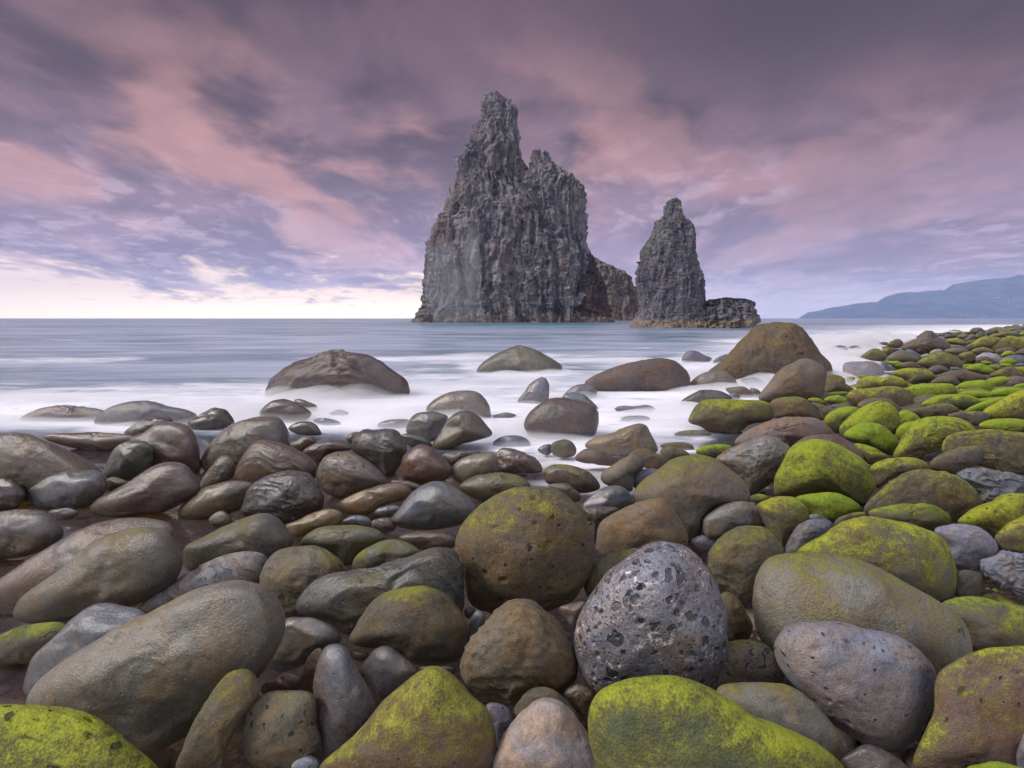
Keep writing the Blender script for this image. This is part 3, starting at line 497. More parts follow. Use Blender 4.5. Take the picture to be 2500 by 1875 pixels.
D|half|y=.8 m=.65|||905,140 930,80 1020,55 1120,65 1200,52 1290,90 1310,140 1150,160 950,165
R|half|y=.9 m=.5||flat yellow-olive slab|600,760 700,700 850,680 1000,690 1120,740 1150,800 1080,860 950,880 820,900 750,800
R|brown||||1080,870 1140,810 1250,770 1370,775 1440,850 1420,900 1250,890
R|brown|m=.2|||1150,790 1300,720 1480,705 1650,740 1780,800 1720,840 1500,880 1300,800
R|vivid||vivid green oval boulder with one dark chipped end|vivid green chipped oval|1400,910 1480,850 1620,828 1760,830 1840,900 1820,960 1700,970 1500,950
R|vivid|m=.85|||1770,830 1860,790 1980,780 2075,815 2000,880 1850,940
R|brown||||1940,910 2020,840 2130,795 2250,790 2300,880 2100,920
R|vivid||||2080,905 2150,870 2250,865 2300,920 2150,930
R|vivid||||1800,980 1900,925 2050,912 2250,930 2250,1000 2000,1030 1850,1020
R|vivid||||1430,990 1520,955 1680,950 1800,975 1890,1030 1750,1045 1550,1030
R|half||||1415,960 1460,925 1530,930 1560,960 1480,980
R|vivid||||1640,1070 1700,1045 1850,1040 1950,1060 1800,1120
R|olive|y=.8 m=.45||broad olive-yellow mound|930,620 1010,560 1120,510 1260,495 1380,530 1460,600 1480,670 1400,690 1200,700 1050,690
R|dark||||1050,710 1120,655 1200,643 1290,680 1330,720 1250,750 1130,760
R|slate||||1310,680 1400,668 1480,700 1400,720
R|vivid|m=.8|||1500,690 1580,640 1700,625 1800,670 1870,720 1800,760 1650,740
R|olive||||1770,780 1870,720 1990,665 2080,665 2160,710 2230,780 2100,800 1900,800
R|moss||||1680,610 1750,592 1840,620 1820,650 1740,640
R|half||||1790,640 1880,650 1940,690 1860,710 1810,690
R|moss||||1890,640 1960,622 2050,630 2110,665 2000,670
R|slate||||2100,640 2180,620 2260,640 2240,665 2120,660
R|vivid||||2120,680 2200,662 2280,700 2250,750 2150,720
R|slate||||1900,620 1960,560 2080,525 2212,530 2280,580 2200,620 1950,640
R|vivid||||1920,620 1970,570 2060,560 2130,600 2100,635 1980,640
R|slate|c=.26,.26,.3||pale blue-grey dome|1630,570 1690,510 1790,492 1880,520 1950,570 1900,620 1760,620
R|brown||||1630,600 1660,555 1750,540 1830,570 1870,630 1750,630
R|gold|m=.4|||1420,530 1500,490 1590,490 1625,560 1620,630 1500,640 1460,590
R|vivid||||1480,660 1530,632 1600,640 1540,690 1490,690
R|olive||||1570,480 1680,433 1780,440 1880,500 1750,520 1640,520
R|brown||||1860,480 1930,440 2050,435 2130,480 2000,500 1920,520
R|moss||||1930,530 1990,480 2060,475 2120,510 2050,545 1960,550
R|brown||||2110,500 2180,450 2280,440 2280,530 2150,530
R|half|y=.9 m=.55|large yellow-olive rounded boulder high on the far beach at the right side|high yellow-olive boulder|1790,450 1900,370 2000,305 2100,300 2212,350 2300,430 2200,470 2000,480 1850,480
R|olive|m=.45|||1500,430 1600,370 1700,310 1800,297 1920,325 1960,350 1850,420 1750,470 1560,480
R|olive||||1820,300 1950,255 2100,245 2180,290 2000,310
R|vivid||||2140,270 2200,245 2280,260 2250,290 2150,295
R|taupe||||1240,480 1340,440 1470,437 1560,480 1450,520 1330,520
R|pale|c=.3,.28,.26|||1070,510 1120,465 1190,452 1250,480 1180,520
R|pale|c=.3,.28,.24|||980,530 1040,508 1080,520 1060,550 1000,560
R|slate||||790,470 860,460 930,500 990,560 930,570
R|taupe|||low grey-brown far mound|555,580 620,510 720,465 800,475 890,520 980,575 900,610 700,610
R|olive||||230,570 300,500 380,455 470,450 540,500 580,550 540,590 400,600 280,600
R|olive||||510,450 590,440 650,490 600,540 550,520
R|brown||||490,440 550,418 640,435 700,470 600,480
R|olive||||555,410 600,370 660,335 720,333 765,380 740,430 690,445 620,430
R|brown||||570,415 620,398 680,420 640,440
R|brown|k=.9 L=5|craggy brown pyramid-shaped rock standing above the far beach|craggy far pyramid|720,450 800,380 900,330 980,260 1060,235 1130,255 1200,320 1300,380 1340,430 1320,470 1250,480 1150,490 1000,520 850,490
R|half||||1290,350 1370,320 1450,335 1520,390 1510,415 1400,400 1320,390
R|slate||||1340,440 1360,410 1440,408 1500,430 1450,450
R|brown||||1500,380 1560,345 1640,350 1620,390 1530,400
R|dark||||1590,330 1640,270 1700,235 1745,270 1740,300 1670,330
R|taupe||||1480,360 1540,300 1600,270 1640,300 1590,350
R|taupe||||1400,310 1460,280 1550,280 1560,300 1490,340
R|dark||||1240,310 1300,270 1400,275 1440,300 1350,325 1270,325
R|slate||||1170,270 1220,258 1290,270 1280,300 1200,300
R|dark||||1270,260 1310,244 1355,262 1330,275
R|taupe||||1370,260 1420,248 1480,260 1430,280
R|brown|||dark round rock at the far tip|1560,240 1600,200 1680,195 1735,225 1745,270 1690,280 1600,275
R|olive||||1490,265 1530,245 1580,260 1540,285
R|dark||||1750,260 1790,230 1840,235 1850,275 1790,290
R|wet||||1825,240 1870,215 1910,240 1880,265
R|dark||||1940,255 1990,232 2050,250 2000,270
R|slate||||2020,235 2080,205 2150,210 2130,240
R|dark||||2150,200 2212,190 2280,210 2200,235
R|slate||||2050,250 2130,225 2212,235 2280,260 2150,265
R|dark||||350,400 400,365 470,360 480,380 420,405
R|brown||||410,400 480,372 560,370 600,395 520,415 440,412
Q|slate|W=495|||1800,470 1830,430 1900,410 1970,430 1990,470 1920,500 1840,500
Q|slate|W=515|||1540,500 1600,440 1700,410 1790,420 1830,470 1800,520 1650,520
Q|slate|W=500|||1530,490 1570,472 1620,490 1590,505
Q|slate|W=445|||1830,395 1900,385 1980,400 2030,430 1990,455 1900,430
R|slate|W=780 c=.2,.19,.21|broad flat rock under the thickest mist right of the giant lichen-topped boulder|broad mist-covered rock|40,650 100,610 250,600 420,605 520,680 530,760 400,800 200,800 60,770
R|half||||540,600 650,595 720,600 780,650 760,690 680,690 620,650
R|slate|W=720|||500,600 560,620 620,690 600,730 540,720
R|brown||||750,630 820,602 900,610 980,660 1020,700 900,700 780,680
R|half||||150,840 170,790 240,765 340,770 280,810 200,850
Q|grey||||1585,1135 1680,1115 1800,1125 1740,1160 1620,1155
F|rust|w=.8|||120,1000 140,920 300,850 430,880 400,980 200,1020
F|slate|k=.8 c=.24,.25,.27|||350,1570 400,1510 490,1478 550,1510 560,1570 480,1620 400,1620
F|slick|c=.12,.13,.14|||1710,600 1730,450 1780,365 1840,390 1850,460 1800,560 1740,620
F|slick||||1685,400 1690,350 1740,342 1770,370 1720,430
F|rust||||800,680 900,680 950,710 900,760 830,740
F|dark||||1340,800 1450,790 1590,800 1610,840 1500,850 1350,830
F|slate|w=.8 c=.09,.1,.11|||1710,680 1750,610 1830,540 1940,420 1900,560 1800,660 1730,710
G|rust|c=.19,.14,.12|||520,340 620,310 720,300 700,420 640,500 560,420
A|olive||||810,870 870,835 960,860 980,880 900,940 830,940
B|olive|w=.8|||1100,880 1180,855 1300,880 1370,915 1330,945 1270,940
"""
def catmull(pts, n=96):
    P = np.asarray(pts, float); m = len(P); out = []
    k = max(4, n // m)
    for i in range(m):
        p0, p1, p2, p3 = P[i - 1], P[i], P[(i + 1) % m], P[(i + 2) % m]
        for t in np.arange(k) / k:
            out.append(.5 * ((2 * p1) + (p2 - p0) * t + (2 * p0 - 5 * p1 + 4 * p2 - p3) * t * t + (3 * p1 - p0 - 3 * p2 + p3) * t ** 3))
    return np.array(out)

def radial(poly, c, n=180):
    """outline as a radius for each direction round its centre"""
    d = poly - c; th = np.arctan2(d[:, 1], d[:, 0]); r = np.hypot(d[:, 0], d[:, 1])
    A = np.linspace(-math.pi, math.pi, n, endpoint=False); R = np.zeros(n)
    m = len(th)
    for i in range(m):
        a, b = th[i], th[(i + 1) % m]; ra, rb = r[i], r[(i + 1) % m]
        dlt = (b - a + math.pi) % (2 * math.pi) - math.pi
        if abs(dlt) < 1e-9: continue
        u = ((A - a + math.pi) % (2 * math.pi) - math.pi) / dlt
        ok = (u >= -1e-6) & (u <= 1 + 1e-6)
        R[ok] = np.maximum(R[ok], ra + (rb - ra) * u[ok])
    z = R <= 0
    if z.any(): R[z] = np.interp(A[z], A[~z], R[~z], period=2 * math.pi)
    K = np.array([1, 2, 3, 2, 1]) / 9.0
    R = sum(K[j] * np.roll(R, j - 2) for j in range(5))
    return R

def rad_at(R, th):
    n = len(R); t = (th + math.pi) / (2 * math.pi) * n
    i = np.floor(t).astype(int); f = t - i
    return R[i % n] * (1 - f) + R[(i + 1) % n] * f

class Stone: pass
STONES = []
def parse():
    for li, line in enumerate(ROCKS.strip().splitlines()):
        tile, look, opts, label, short, pts = line.split('|')
        ox, oy, s = TILES[tile]
        pts = np.array([[float(v) for v in p.split(',')] for p in pts.split()]) * s + (ox, oy)
        q = Stone(); q.idx = li; q.look = look; q.label = label.strip(); q.short = short.strip(); q.o = {}
        for kv in opts.split():
            k, v = kv.split('='); q.o[k] = tuple(float(a) for a in v.split(',')) if ',' in v else float(v)
        poly = catmull(pts)
        x, y = poly[:, 0], poly[:, 1]; x1, y1 = np.roll(x, -1), np.roll(y, -1)
        cr = x * y1 - x1 * y; A = cr.sum() / 2
        q.c = np.array([((x + x1) * cr).sum(), ((y + y1) * cr).sum()]) / (6 * A)
        q.area = abs(A)
        q.R = radial(poly, q.c); q.poly = poly
        ev = np.linalg.eigvalsh(np.cov((poly - q.c).T)); q.minor, q.major = math.sqrt(2 * ev[0]), math.sqrt(2 * ev[1])
        q.hh = (y.max() - y.min()) / 2
        q.W = oy + q.o['W'] * s if 'W' in q.o else None
        q.key = (q.W if q.W else y.max()) + 100 * q.o.get('f', 0)
        q.Dpx = .80 * q.minor + .12 * q.major
        if q.W: q.Dpx *= .9
        # first guess of the distance, from where the stone meets water or beach
        d = 5.0
        for _ in range(30):
            if q.W:
                d2 = F * H / (q.W - HY) ; d2 = d2 * (1 + .15 * q.Dpx / F)
            else:
                X = (q.c[0] - CX) / F * d
                d2 = F * (H - float(sheet(X, d))) / max(4.0, (q.c[1] - HY + .80 * q.hh))
            d = .5 * d + .5 * d2
        q.d = d; q.d0 = d; q.k = q.Dpx / F
        STONES.append(q)
parse()

def settle():
    """nearer stones first: every stone stands clear behind the ones that overlap it"""
    G = 4.0; nx, ny = int(2900 / G), int(2300 / G); X0, Y0 = -200.0, 700.0
    zb = np.zeros((ny, nx))
    for q in sorted(STONES, key=lambda s: -s.key):
        x0, y0 = q.poly.min(0); x1, y1 = q.poly.max(0)
        i0, i1 = max(0, int((x0 - X0) / G)), min(nx, int((x1 - X0) / G) + 2)
        j0, j1 = max(0, int((y0 - Y0) / G)), min(ny, int((y1 - Y0) / G) + 2)
        gx, gy = np.meshgrid(X0 + (np.arange(i0, i1) + .5) * G, Y0 + (np.arange(j0, j1) + .5) * G)
        dx, dy = gx - q.c[0], gy - q.c[1]
        m = np.hypot(dx, dy) / rad_at(q.R, np.arctan2(dy, dx))
        ins = m < 1; z = zb[j0:j1, i0:i1]
        cov = ins & (z > 0)
        if cov.sum() > 2:
            for fk in (1, .85, .7, .58, .46):
                k = q.k * fk
                req = np.percentile(z[cov] / (1 - k * np.sqrt(np.clip(1 - m[cov] ** 2, 0, 1))), 88)
                if req <= q.d: break
            q.k = k
            if req > q.d: q.d = min(req, q.d * (1.0 if q.W else 1.18))
        srf = q.d * (1 - q.k * np.sqrt(np.clip(1 - m ** 2, 0, 1)))
        z[ins & (z == 0)] = srf[ins & (z == 0)]
settle()

PITC = {}
def build_stone(q):
    lv = int(q.o.get('L', 5 if q.area > 3500 else 4))
    if q.area < 400: lv = 3
    V, Fc = ico(lv)
    V = V.copy(); rs = np.random.RandomState(q.idx + 5)
    # worn flats where the stone has lost chips
    for _ in range(rs.randint(2, 6) if q.look not in ('vivid', 'moss') else 1):
        nr_ = rs.randn(3) * (1, .8, 1); nr_[1] = -abs(nr_[1]) - .35; nr_ /= np.linalg.norm(nr_); cc = rs.uniform(.74, .93) if lv < 6 else rs.uniform(.88, .97)
        ex = np.maximum(V @ nr_ - cc, 0); V -= nr_[None] * (ex * .8 * (ex / (ex + .03)))[:, None]
    px = q.d / F                                   # metres per photo pixel at its distance
    s, c = V[:, 2], V[:, 0]
    th = np.arctan2(-s, c); m = np.hypot(c, s)
    Rr = rad_at(q.R, th) * px
    size = math.sqrt(q.area) * px
    D = q.k * q.d
    ray = np.array([(q.c[0] - CX) / F, 1.0, -(q.c[1] - HY) / F]); rl = ray / np.linalg.norm(ray)
    cen = np.array([0, 0, H]) + ray * q.d
    sq = .92 + .1 * rs.rand()
    dep = np.sign(V[:, 1]) * np.abs(V[:, 1]) ** sq * D
    P = np.stack([np.cos(th) * m * Rr, np.zeros(len(V)), -np.sin(th) * m * Rr], 1) + rl[None] * dep[:, None]
    off = rs.rand(3) * 50
    # swellings, dents and fractures
    n = fbm(V * 1.5 + off, 2, 3) * .042 * size * (1 - .55 * m ** 4)
    n += fbm(V * 5.0 + off, 3, 9) * .006 * size
    k = q.o.get('k', (.05 + .5 * rs.rand() ** 2) if q.look in ('brown', 'wet', 'dark', 'rust', 'slate', 'olive', 'taupe') else .1)
    if k > 0:
        A = V * 2.1 + off + .35 * np.stack([fbm(V * 2 + off + 9 * i, 2, 20 + i) for i in range(3)], 1)
        rdg = fbm(A, 4, 31, .52, True)
        n += k * .055 * size * (rdg - .3)
        st = (A @ np.array([.4, .5, .9])) * 2.2; st = st - np.floor(st)
        n -= k * .030 * size * sstep(st, .0, .25) * (1 - sstep(st, .7, 1.0)) * sstep(fbm(V * 1.3 + off + 4, 2, 44), -.1, .3)
    if q.o.get('g'):
        g = q.o['g']; cnt = int(230 * g) if g < 1.9 else 520
        r = fbm(V * 3 + off, 2, 77)
        for i in range(cnt):
            pc = rs.randn(3); pc /= np.linalg.norm(pc)
            if pc[1] > .35: continue
            ra = (.018 + .055 * rs.rand() ** 3.2) * (1.0 if g < 1.9 else 1.05)
            dd = np.linalg.norm((V - pc) * (1, 1, 1 + .5 * rs.rand()), axis=1) / ra
            nr = dd < 1.5
            n[nr] -= size * ra * (.62 if g < 1.9 else .95) * (1 - sstep(dd[nr] * (1 + .4 * r[nr]), .5, 1.0)) * (.5 + .5 * rs.rand())
    P += V * n[:, None] * np.array([1, 1, 1])
    o = mesh_np("boulder", P, Fc, MAT_ROCK, True, cen)
    col, moss, hue, pits, wet, word = LOOKS[q.look]
    oo = q.o
    col = oo.get('c', col)
    j = 1 + (rs.rand(3) - .5) * .16 * (0 if 'c' in oo else 1)
    shore = float(sstep(np.array(-cen[0] / cen[1]), -.25, .0) * sstep(np.array(cen[1]), 2.2, 4.0))
    dk = 1 - .24 * shore; ye = np.array([1.0, .985, .90]) if col[0] > col[2] * 1.08 else np.ones(3)
    o.color = (col[0] * j[0] * dk * ye[0], col[1] * j[1] * dk * ye[1], col[2] * j[2] * dk * ye[2], 1)
    if q.W: col = tuple(a * .95 for a in col)
    bank = float(sstep(np.array(cen[0] / cen[1]), .42, .70)) * (.24 if moss > .3 else .12) * (q.W is None)
    o["moss"] = float(oo.get('m', moss)) + bank; o["moss_yellow"] = float(oo.get('y', hue)); o["pits"] = float(oo.get('p', pits))
    shore = float(sstep(np.array(-cen[0] / cen[1]), -.25, .0) * sstep(np.array(cen[1]), 2.2, 4.0))
    o["wet"] = min(1.0, float(oo.get('w', wet)) + .38 * shore); o["strata"] = float(oo.get('s', 0.0)); o["flecks"] = float(oo.get('F', 0.0)); o["detail"] = float(max(.05, min(1.6, (.55 / size) ** .75)))
    q.obj = o; q.size = size; q.cen = cen; q.half = q.hh * px
    return o

for q in STONES: build_stone(q)

# labels: the striking stones carry their own, the others are told by look and by the striking stone they lie next to
def name_stones():
    marks = [q for q in STONES if q.short]
    used = set(q.label for q in STONES if q.label)
    for q in STONES:
        if q.label: lab = q.label
        else:
            w = LOOKS[q.look][5]
            asp = q.major / max(q.minor, 1)
            ar = q.area
            sz = 'tiny' if ar < 350 else 'small' if ar < 2500 else 'medium' if ar < 9000 else 'big'
            shp = 'long low' if asp > 2.6 else 'oval' if asp > 1.6 else 'rounded'
            if q.o.get('k', 0) >= .7: shp = 'craggy'
            if q.W: w = 'mist-veiled ' + ('grey' if q.look == 'slate' else w)
            own = None
            if q.short: own = q.short
            ref = sorted([m for m in marks if m is not q and (m.label or m.area > q.area * .8)], key=lambda m: np.hypot(*(m.c - q.c)) - .6 * math.sqrt(m.area))
            lab = None
            def rel(m):
                dx, dy = q.c - m.c
                big = np.hypot(dx, dy) > 1.25 * (math.sqrt(m.area) + math.sqrt(q.area)) * .62
                if abs(dx) > 1.3 * abs(dy): return ('some way ' if big else 'just ') + ('left of' if dx < 0 else 'right of')
                return ('well ' if big else 'right ') + ('behind' if dy < 0 else 'in front of')
            for extra in ('', 'a'):
                for m in ref[:7]:
                    d = own if own else f"{sz} {w} {shp} boulder"
                    t = f"{d} {rel(m)} the {m.short}"
                    if t not in used and len(t.replace('-', ' ').split()) <= 16: lab = t; break
                if lab: break
            if not lab:
                for m in ref[:5]:
                    for m2 in ref[:7]:
                        if m2 is m: continue
                        t = f"{sz} {w} boulder between the {m.short} and the {m2.short}"
                        if len(t.replace('-', ' ').split()) > 16: t = f"{w} stone between the {m.short} and the {m2.short}"
                        if t not in used and len(t.replace('-', ' ').split()) <= 16: lab = t; break
                    if lab: break
        if len(lab.split()) > 16: lab = lab.replace('mist-veiled ', '')
        used.add(lab)
        tag(q.obj, lab, "boulder", "boulders in the surf" if q.W else "boulders piled on the beach")
name_stones()

# ---------------------------------------------------------------- beach ground under the stones and the cobbles in the gaps
beach = [q for q in STONES if not q.W]
BC = np.array([q.cen for q in beach]); BH = np.array([q.half for q in beach]); BS = np.array([q.size for q in beach])
def ground_z(x, y):
    x = np.atleast_1d(x).astype(float); y = np.atleast_1d(y).astype(float)
    num = np.zeros(x.shape); den = np.zeros(x.shape)
    for c, h, s in zip(BC, BH, BS):
        w = 1 / (((x - c[0]) ** 2 + (y - c[1]) ** 2) / (s * s) + .15) ** 2 * s
        num += w * (c[2] - .92 * h); den += w
    z = num / den
    inl = shore_y(x) - y
    land = sstep(inl, -1.5 - .1 * y, .5)
    z = np.minimum(z, sheet(x, y) - .06 * np.clip(y / 6, .6, 3)) - .22 * (1 - sstep(x - .05 * y, -.2, 1.2)) - .06
    return z * land + (-.9) * (1 - land)

def make_ground():
    ys = np.geomspace(.4, 420, 200); xs = np.sinh(np.linspace(-5.6, 6.0, 260)) * .9
    X, Y = np.meshgrid(xs, ys); x, y = X.ravel(), Y.ravel()
    z = ground_z(x, y); z += .02 * fbm(np.stack([x * 3, y * 3, 0 * x], 1), 3, 5)
    nx = len(xs); I = np.arange(len(ys) - 1)[:, None] * nx + np.arange(nx - 1)[None]
    Fc = np.stack([I, I + 1, I + nx + 1, I + nx], -1).reshape(-1, 4)
    m, q = new_mat("wet_beach_gravel")
    tc = q.n('ShaderNodeTexCoord').outputs['Object']
    v = q.n('ShaderNodeTexVoronoi', {'Vector': tc, 'Scale': 22.0})
    nn = q.noise(tc, 3.0, 5)
    c = q.mix(nn, C4(.025, .019, .013), C4(.075, .052, .026))
    c = q.mix(.5, c, q.mix(1.0, c, v.outputs['Color'], 'MULTIPLY'))
    pz = q.n('ShaderNodeSeparateXYZ', {0: tc}).outputs[2]
    c = q.mix(q.ss(pz, -.03, -.12), c, q.mix(q.ss(nn, .40, .60), C4(.21, .135, .05), C4(.09, .07, .045)))
    bp = q.n('ShaderNodeBump', {'Strength': .8, 'Distance': .03, 'Height': q.m('SUBTRACT', 1.0, v.outputs['Distance'])})
    bs = q.n('ShaderNodeBsdfPrincipled', {'Base Color': c, 'Roughness': .35, 'Normal': bp.outputs[0]})
    q.n('ShaderNodeOutputMaterial', {0: bs.outputs[0]})
    tag(mesh_np("beach_ground", np.stack([x, y, z], 1), Fc, m), kind="structure")
make_ground()

def make_bed():
    """the countless cobbles wedged between the boulders, and the far ones that run together"""
    rs = np.random.RandomState(11); V0, F0 = ico(3); VL, FL = ico(2); Vs, Fs, Ms = [], [], []; n = 0
    pts = []
    for _ in range(1000):
        d = .9 * (14 / .9) ** rs.rand() ; x = (rs.rand() * 2.3 - 1.15) * d
        pts.append((x, d, (.03 + .04 * rs.rand()) * (.8 + .12 * d)))
    for _ in range(2600):
        d = 1.0 * (6.5 / 1.0) ** rs.rand(); x = (rs.rand() * 2.2 - 1.1) * d
        pts.append((x, d, (.008 + .016 * rs.rand()) * (.8 + .15 * d)))
    for _ in range(1100):
        d = 1.2 * (16 / 1.2) ** rs.rand(); sd_ = 1 if rs.rand() < .75 else -1; x = sd_ * d * rs.uniform(1.08, 1.9)
        pts.append((x, d, (.07 + .16 * rs.rand()) * (1 + .04 * d)))
    for _ in range(1900):
        d = 9 * (190 / 9) ** rs.rand(); x = d * (.30 + .85 * rs.rand())
        pts.append((x, d, (.09 + .16 * rs.rand()) * (1 + .035 * d)))
    pts = [(x, y, r) for x, y, r in pts if y < shore_y(x) + .35 + .02 * y]
    A = np.array(pts); Z = ground_z(A[:, 0], A[:, 1])
    far = A[:, 1] > 14
    Zs = sheet(A[:, 0], A[:, 1])
    for i, ((x, y, r), z) in enumerate(zip(pts, Z)):
        # stay clear of the big stones' bodies
        top = z + .1 * r if y < 14 else Zs[i] - .42 + .1 * r
        V = (V0 if r > .035 else VL).copy(); F1 = F0 if r > .035 else FL
        sc = r * np.array([.8 + .7 * rs.rand(), .8 + .6 * rs.rand(), .5 + .3 * rs.rand()])
        V = V * (1 + .16 * fbm(V * 1.4 + rs.rand(3) * 40, 2, 2))[:, None] * sc
        a = rs.rand() * 6.28; ca, sa = math.cos(a), math.sin(a)
        V = V @ np.array([[ca, -sa, 0], [sa, ca, 0], [0, 0, 1]]).T + (x, y, top)
        Vs.append(V); Fs.append(F1 + n); n += len(V)
        Ms.append(np.full(len(V), float(sstep(np.array(x - .28 * y), .0, 1.5 + .2 * y)) * .5))
    tag(mesh_np("cobbles", np.concatenate(Vs), np.concatenate(Fs), MAT_BED, attrs={'moss': np.concatenate(Ms)}),
        "countless small rounded cobbles filling the gaps between the boulders", kind="stuff")
make_bed()

# ---------------------------------------------------------------- sea
def foam_field(x, y):
    off = y - shore_y(x)
    n = fbm(np.stack([x * .16, y * .30, 0 * x], 1), 4, 61); n2 = fbm(np.stack([x * .6, y * 1.3, 0 * x + 3], 1), 3, 71)
    ww = 1 - .45 * (1 - sstep(x / np.maximum(y, 1), -.55, -.05))
    band = sstep(off, -.8, 1.2) * (1 - np.clip(((off + 4.0 * n) / ww - 2.0) / (7.5 + .42 * y), 0, 1)) ** 1.5
    outer = sstep(off, 1, 4) * (1 - sstep(off, 7, 34)) * np.clip(n * 2.2 + .25, 0, 1) * .5
    f = np.maximum(band * (.86 + .40 * n + .22 * n2), outer)
    for q in STONES:
        if q.W:
            r = q.size * .8; dd = np.hypot((x - q.cen[0]), (y - q.cen[1])) / r
            f = np.maximum(f, (1 - sstep(dd, .5, 2.4)) * (.72 + .30 * n2))
    inlet = np.exp(-((x - .9 - .12 * (y - 6)) / .8) ** 2) * sstep(y, 4.6, 6.6) * (1 - sstep(y, 8.5, 10))
    f = np.maximum(f, inlet * (.75 + .4 * n2))
    wash = np.exp(-((x + 2.2) / .9) ** 2 - ((y - 3.1) / .7) ** 2) * .45
    return np.clip(np.maximum(f, wash * (.8 + n2)), 0, 1)

def grid(xs, ys):
    X, Y = np.meshgrid(xs, ys); nx = len(xs); I = np.arange(len(ys) - 1)[:, None] * nx + np.arange(nx - 1)[None]
    return X.ravel(), Y.ravel(), np.stack([I, I + 1, I + nx + 1, I + nx], -1).reshape(-1, 4)

def sea_z(x, y):
    off = y - shore_y(x)
    return np.where(off > 0, .05 * fbm(np.stack([x * .25, y * .5, 0 * x], 1), 2, 81) * sstep(off, 0, 3) * (1 - sstep(y, 60, 120)), 0)

def make_sea():
    xs = np.sinh(np.linspace(-9.0, 9.0, 640)) * 1.6; ys = np.concatenate([np.linspace(.3, 2, 12)[:-1], np.geomspace(2, 9000, 400)])
    x, y, Fc = grid(xs, ys)
    foam = np.zeros(len(x)); near = (y < 150) & (np.abs(x) < 200)
    foam[near] = foam_field(x[near], y[near])
    off = y - shore_y(x)
    pool = 1 - sstep(off, -1.2, 1.0)
    z = sea_z(x, y)
    teal = np.exp(-(((x - 12) / 55) ** 2 + ((y - 190) / 60) ** 2)) * .9 + np.exp(-(((x - 38) / 22) ** 2 + ((y - 88) / 12) ** 2)) * .5
    m, q = new_mat("sea_water")
    geo = q.n('ShaderNodeNewGeometry').outputs['Position']
    fo, po, te = (q.attr(k, 'GEOMETRY') for k in ('foam', 'pool', 'teal'))
    sep = q.n('ShaderNodeSeparateXYZ', {0: geo})
    ly = q.m('LOGARITHM', q.m('MAXIMUM', sep.outputs[1], 1.0), 2.718)
    lx = q.m('DIVIDE', sep.outputs[0], q.m('MAXIMUM', sep.outputs[1], 1.0))
    sv = q.n('ShaderNodeCombineXYZ', {0: q.m('MULTIPLY', sep.outputs[0], .10), 1: q.m('MULTIPLY', sep.outputs[1], .30), 2: 0.0}).outputs[0]
    s1 = q.noise(sv, 1.0, 5, .6, .6)
    sv2 = q.vm('MULTIPLY', sv, (.16, .13, 1.0))
    s2 = q.noise(sv2, 1.0, 5, .62, .4)
    s = q.m('ADD', q.m('MULTIPLY', s1, .5), q.m('MULTIPLY', s2, .5))
    deep = q.mix(q.ss(s, .40, .60), C4(.13, .19, .27), C4(.40, .46, .58))
    deep = q.mix(te, deep, C4(.03, .17, .20))
    sp = q.noise(q.n('ShaderNodeCombineXYZ', {0: q.m('MULTIPLY', sep.outputs[0], .6), 1: q.m('MULTIPLY', sep.outputs[1], 1.3), 2: 0.0}).outputs[0], 1.0, 4, .6, .8)
    hgt = q.m('ADD', q.m('MULTIPLY', s1, .8), q.m('MULTIPLY', sp, .10))
    bp = q.n('ShaderNodeBump', {'Strength': .5, 'Distance': .6, 'Height': hgt})
    water = q.n('ShaderNodeBsdfPrincipled', {'Base Color': deep, 'Roughness': q.m('ADD', .22, q.m('MULTIPLY', s, .16)), 'Normal': bp.outputs[0], 'IOR': 1.33})
    bp2 = q.n('ShaderNodeBump', {'Strength': .15, 'Distance': .1, 'Height': sp})
    tr = q.n('ShaderNodeBsdfTransparent', {0: C4(.78, .66, .48)})
    gl = q.n('ShaderNodeBsdfGlossy', {'Color': C4(1, 1, 1), 'Roughness': .05, 'Normal': bp2.outputs[0]})
    fr = q.n('ShaderNodeFresnel', {'IOR': 1.40, 'Normal': bp2.outputs[0]}).outputs[0]
    clear = q.n('ShaderNodeMixShader', {0: fr, 1: tr.outputs[0], 2: gl.outputs[0]})
    milk = q.n('ShaderNodeBsdfDiffuse', {0: C4(.42, .40, .50)})
    clear = q.n('ShaderNodeMixShader', {0: .05, 1: clear.outputs[0], 2: milk.outputs[0]})
    body = q.n('ShaderNodeMixShader', {0: po, 1: water.outputs[0], 2: clear.outputs[0]})
    fv = q.n('ShaderNodeCombineXYZ', {0: q.m('MULTIPLY', sep.outputs[0], .8), 1: q.m('MULTIPLY', sep.outputs[1], 1.7), 2: 1.0}).outputs[0]
    fn = q.noise(fv, 1.0, 5, .58, 1.2)
    fs = q.noise(q.n('ShaderNodeCombineXYZ', {0: q.m('MULTIPLY', sep.outputs[0], .16), 1: q.m('MULTIPLY', sep.outputs[1], .9), 2: 4.0}).outputs[0], 1.0, 5, .6, 1.0)
    fm = q.ss(q.m('ADD', fo, q.m('MULTIPLY', q.m('SUBTRACT', q.m('ADD', q.m('MULTIPLY', fn, .5), q.m('MULTIPLY', fs, .5)), .5), 2.3)), -.02, 1.02)
    fm = q.m('MULTIPLY', fm, q.ss(fo, 0.0, .25))
    foam_s = q.n('ShaderNodeBsdfDiffuse', {0: C4(.88, .87, .93)})
    out = q.n('ShaderNodeMixShader', {0: fm, 1: body.outputs[0], 2: foam_s.outputs[0]})
    q.n('ShaderNodeOutputMaterial', {0: out.outputs[0]})
    tag(mesh_np("sea", np.stack([x, y, z], 1), Fc, m, attrs={'foam': foam, 'pool': pool, 'teal': teal}), kind="structure")
    # sea bed far below the open water
    xs = np.array([-12500, 12500.]); ys = np.array([-5, 9000.])
    x, y, Fc = grid(xs, ys)
    m, q = new_mat("sea_bed_sand")
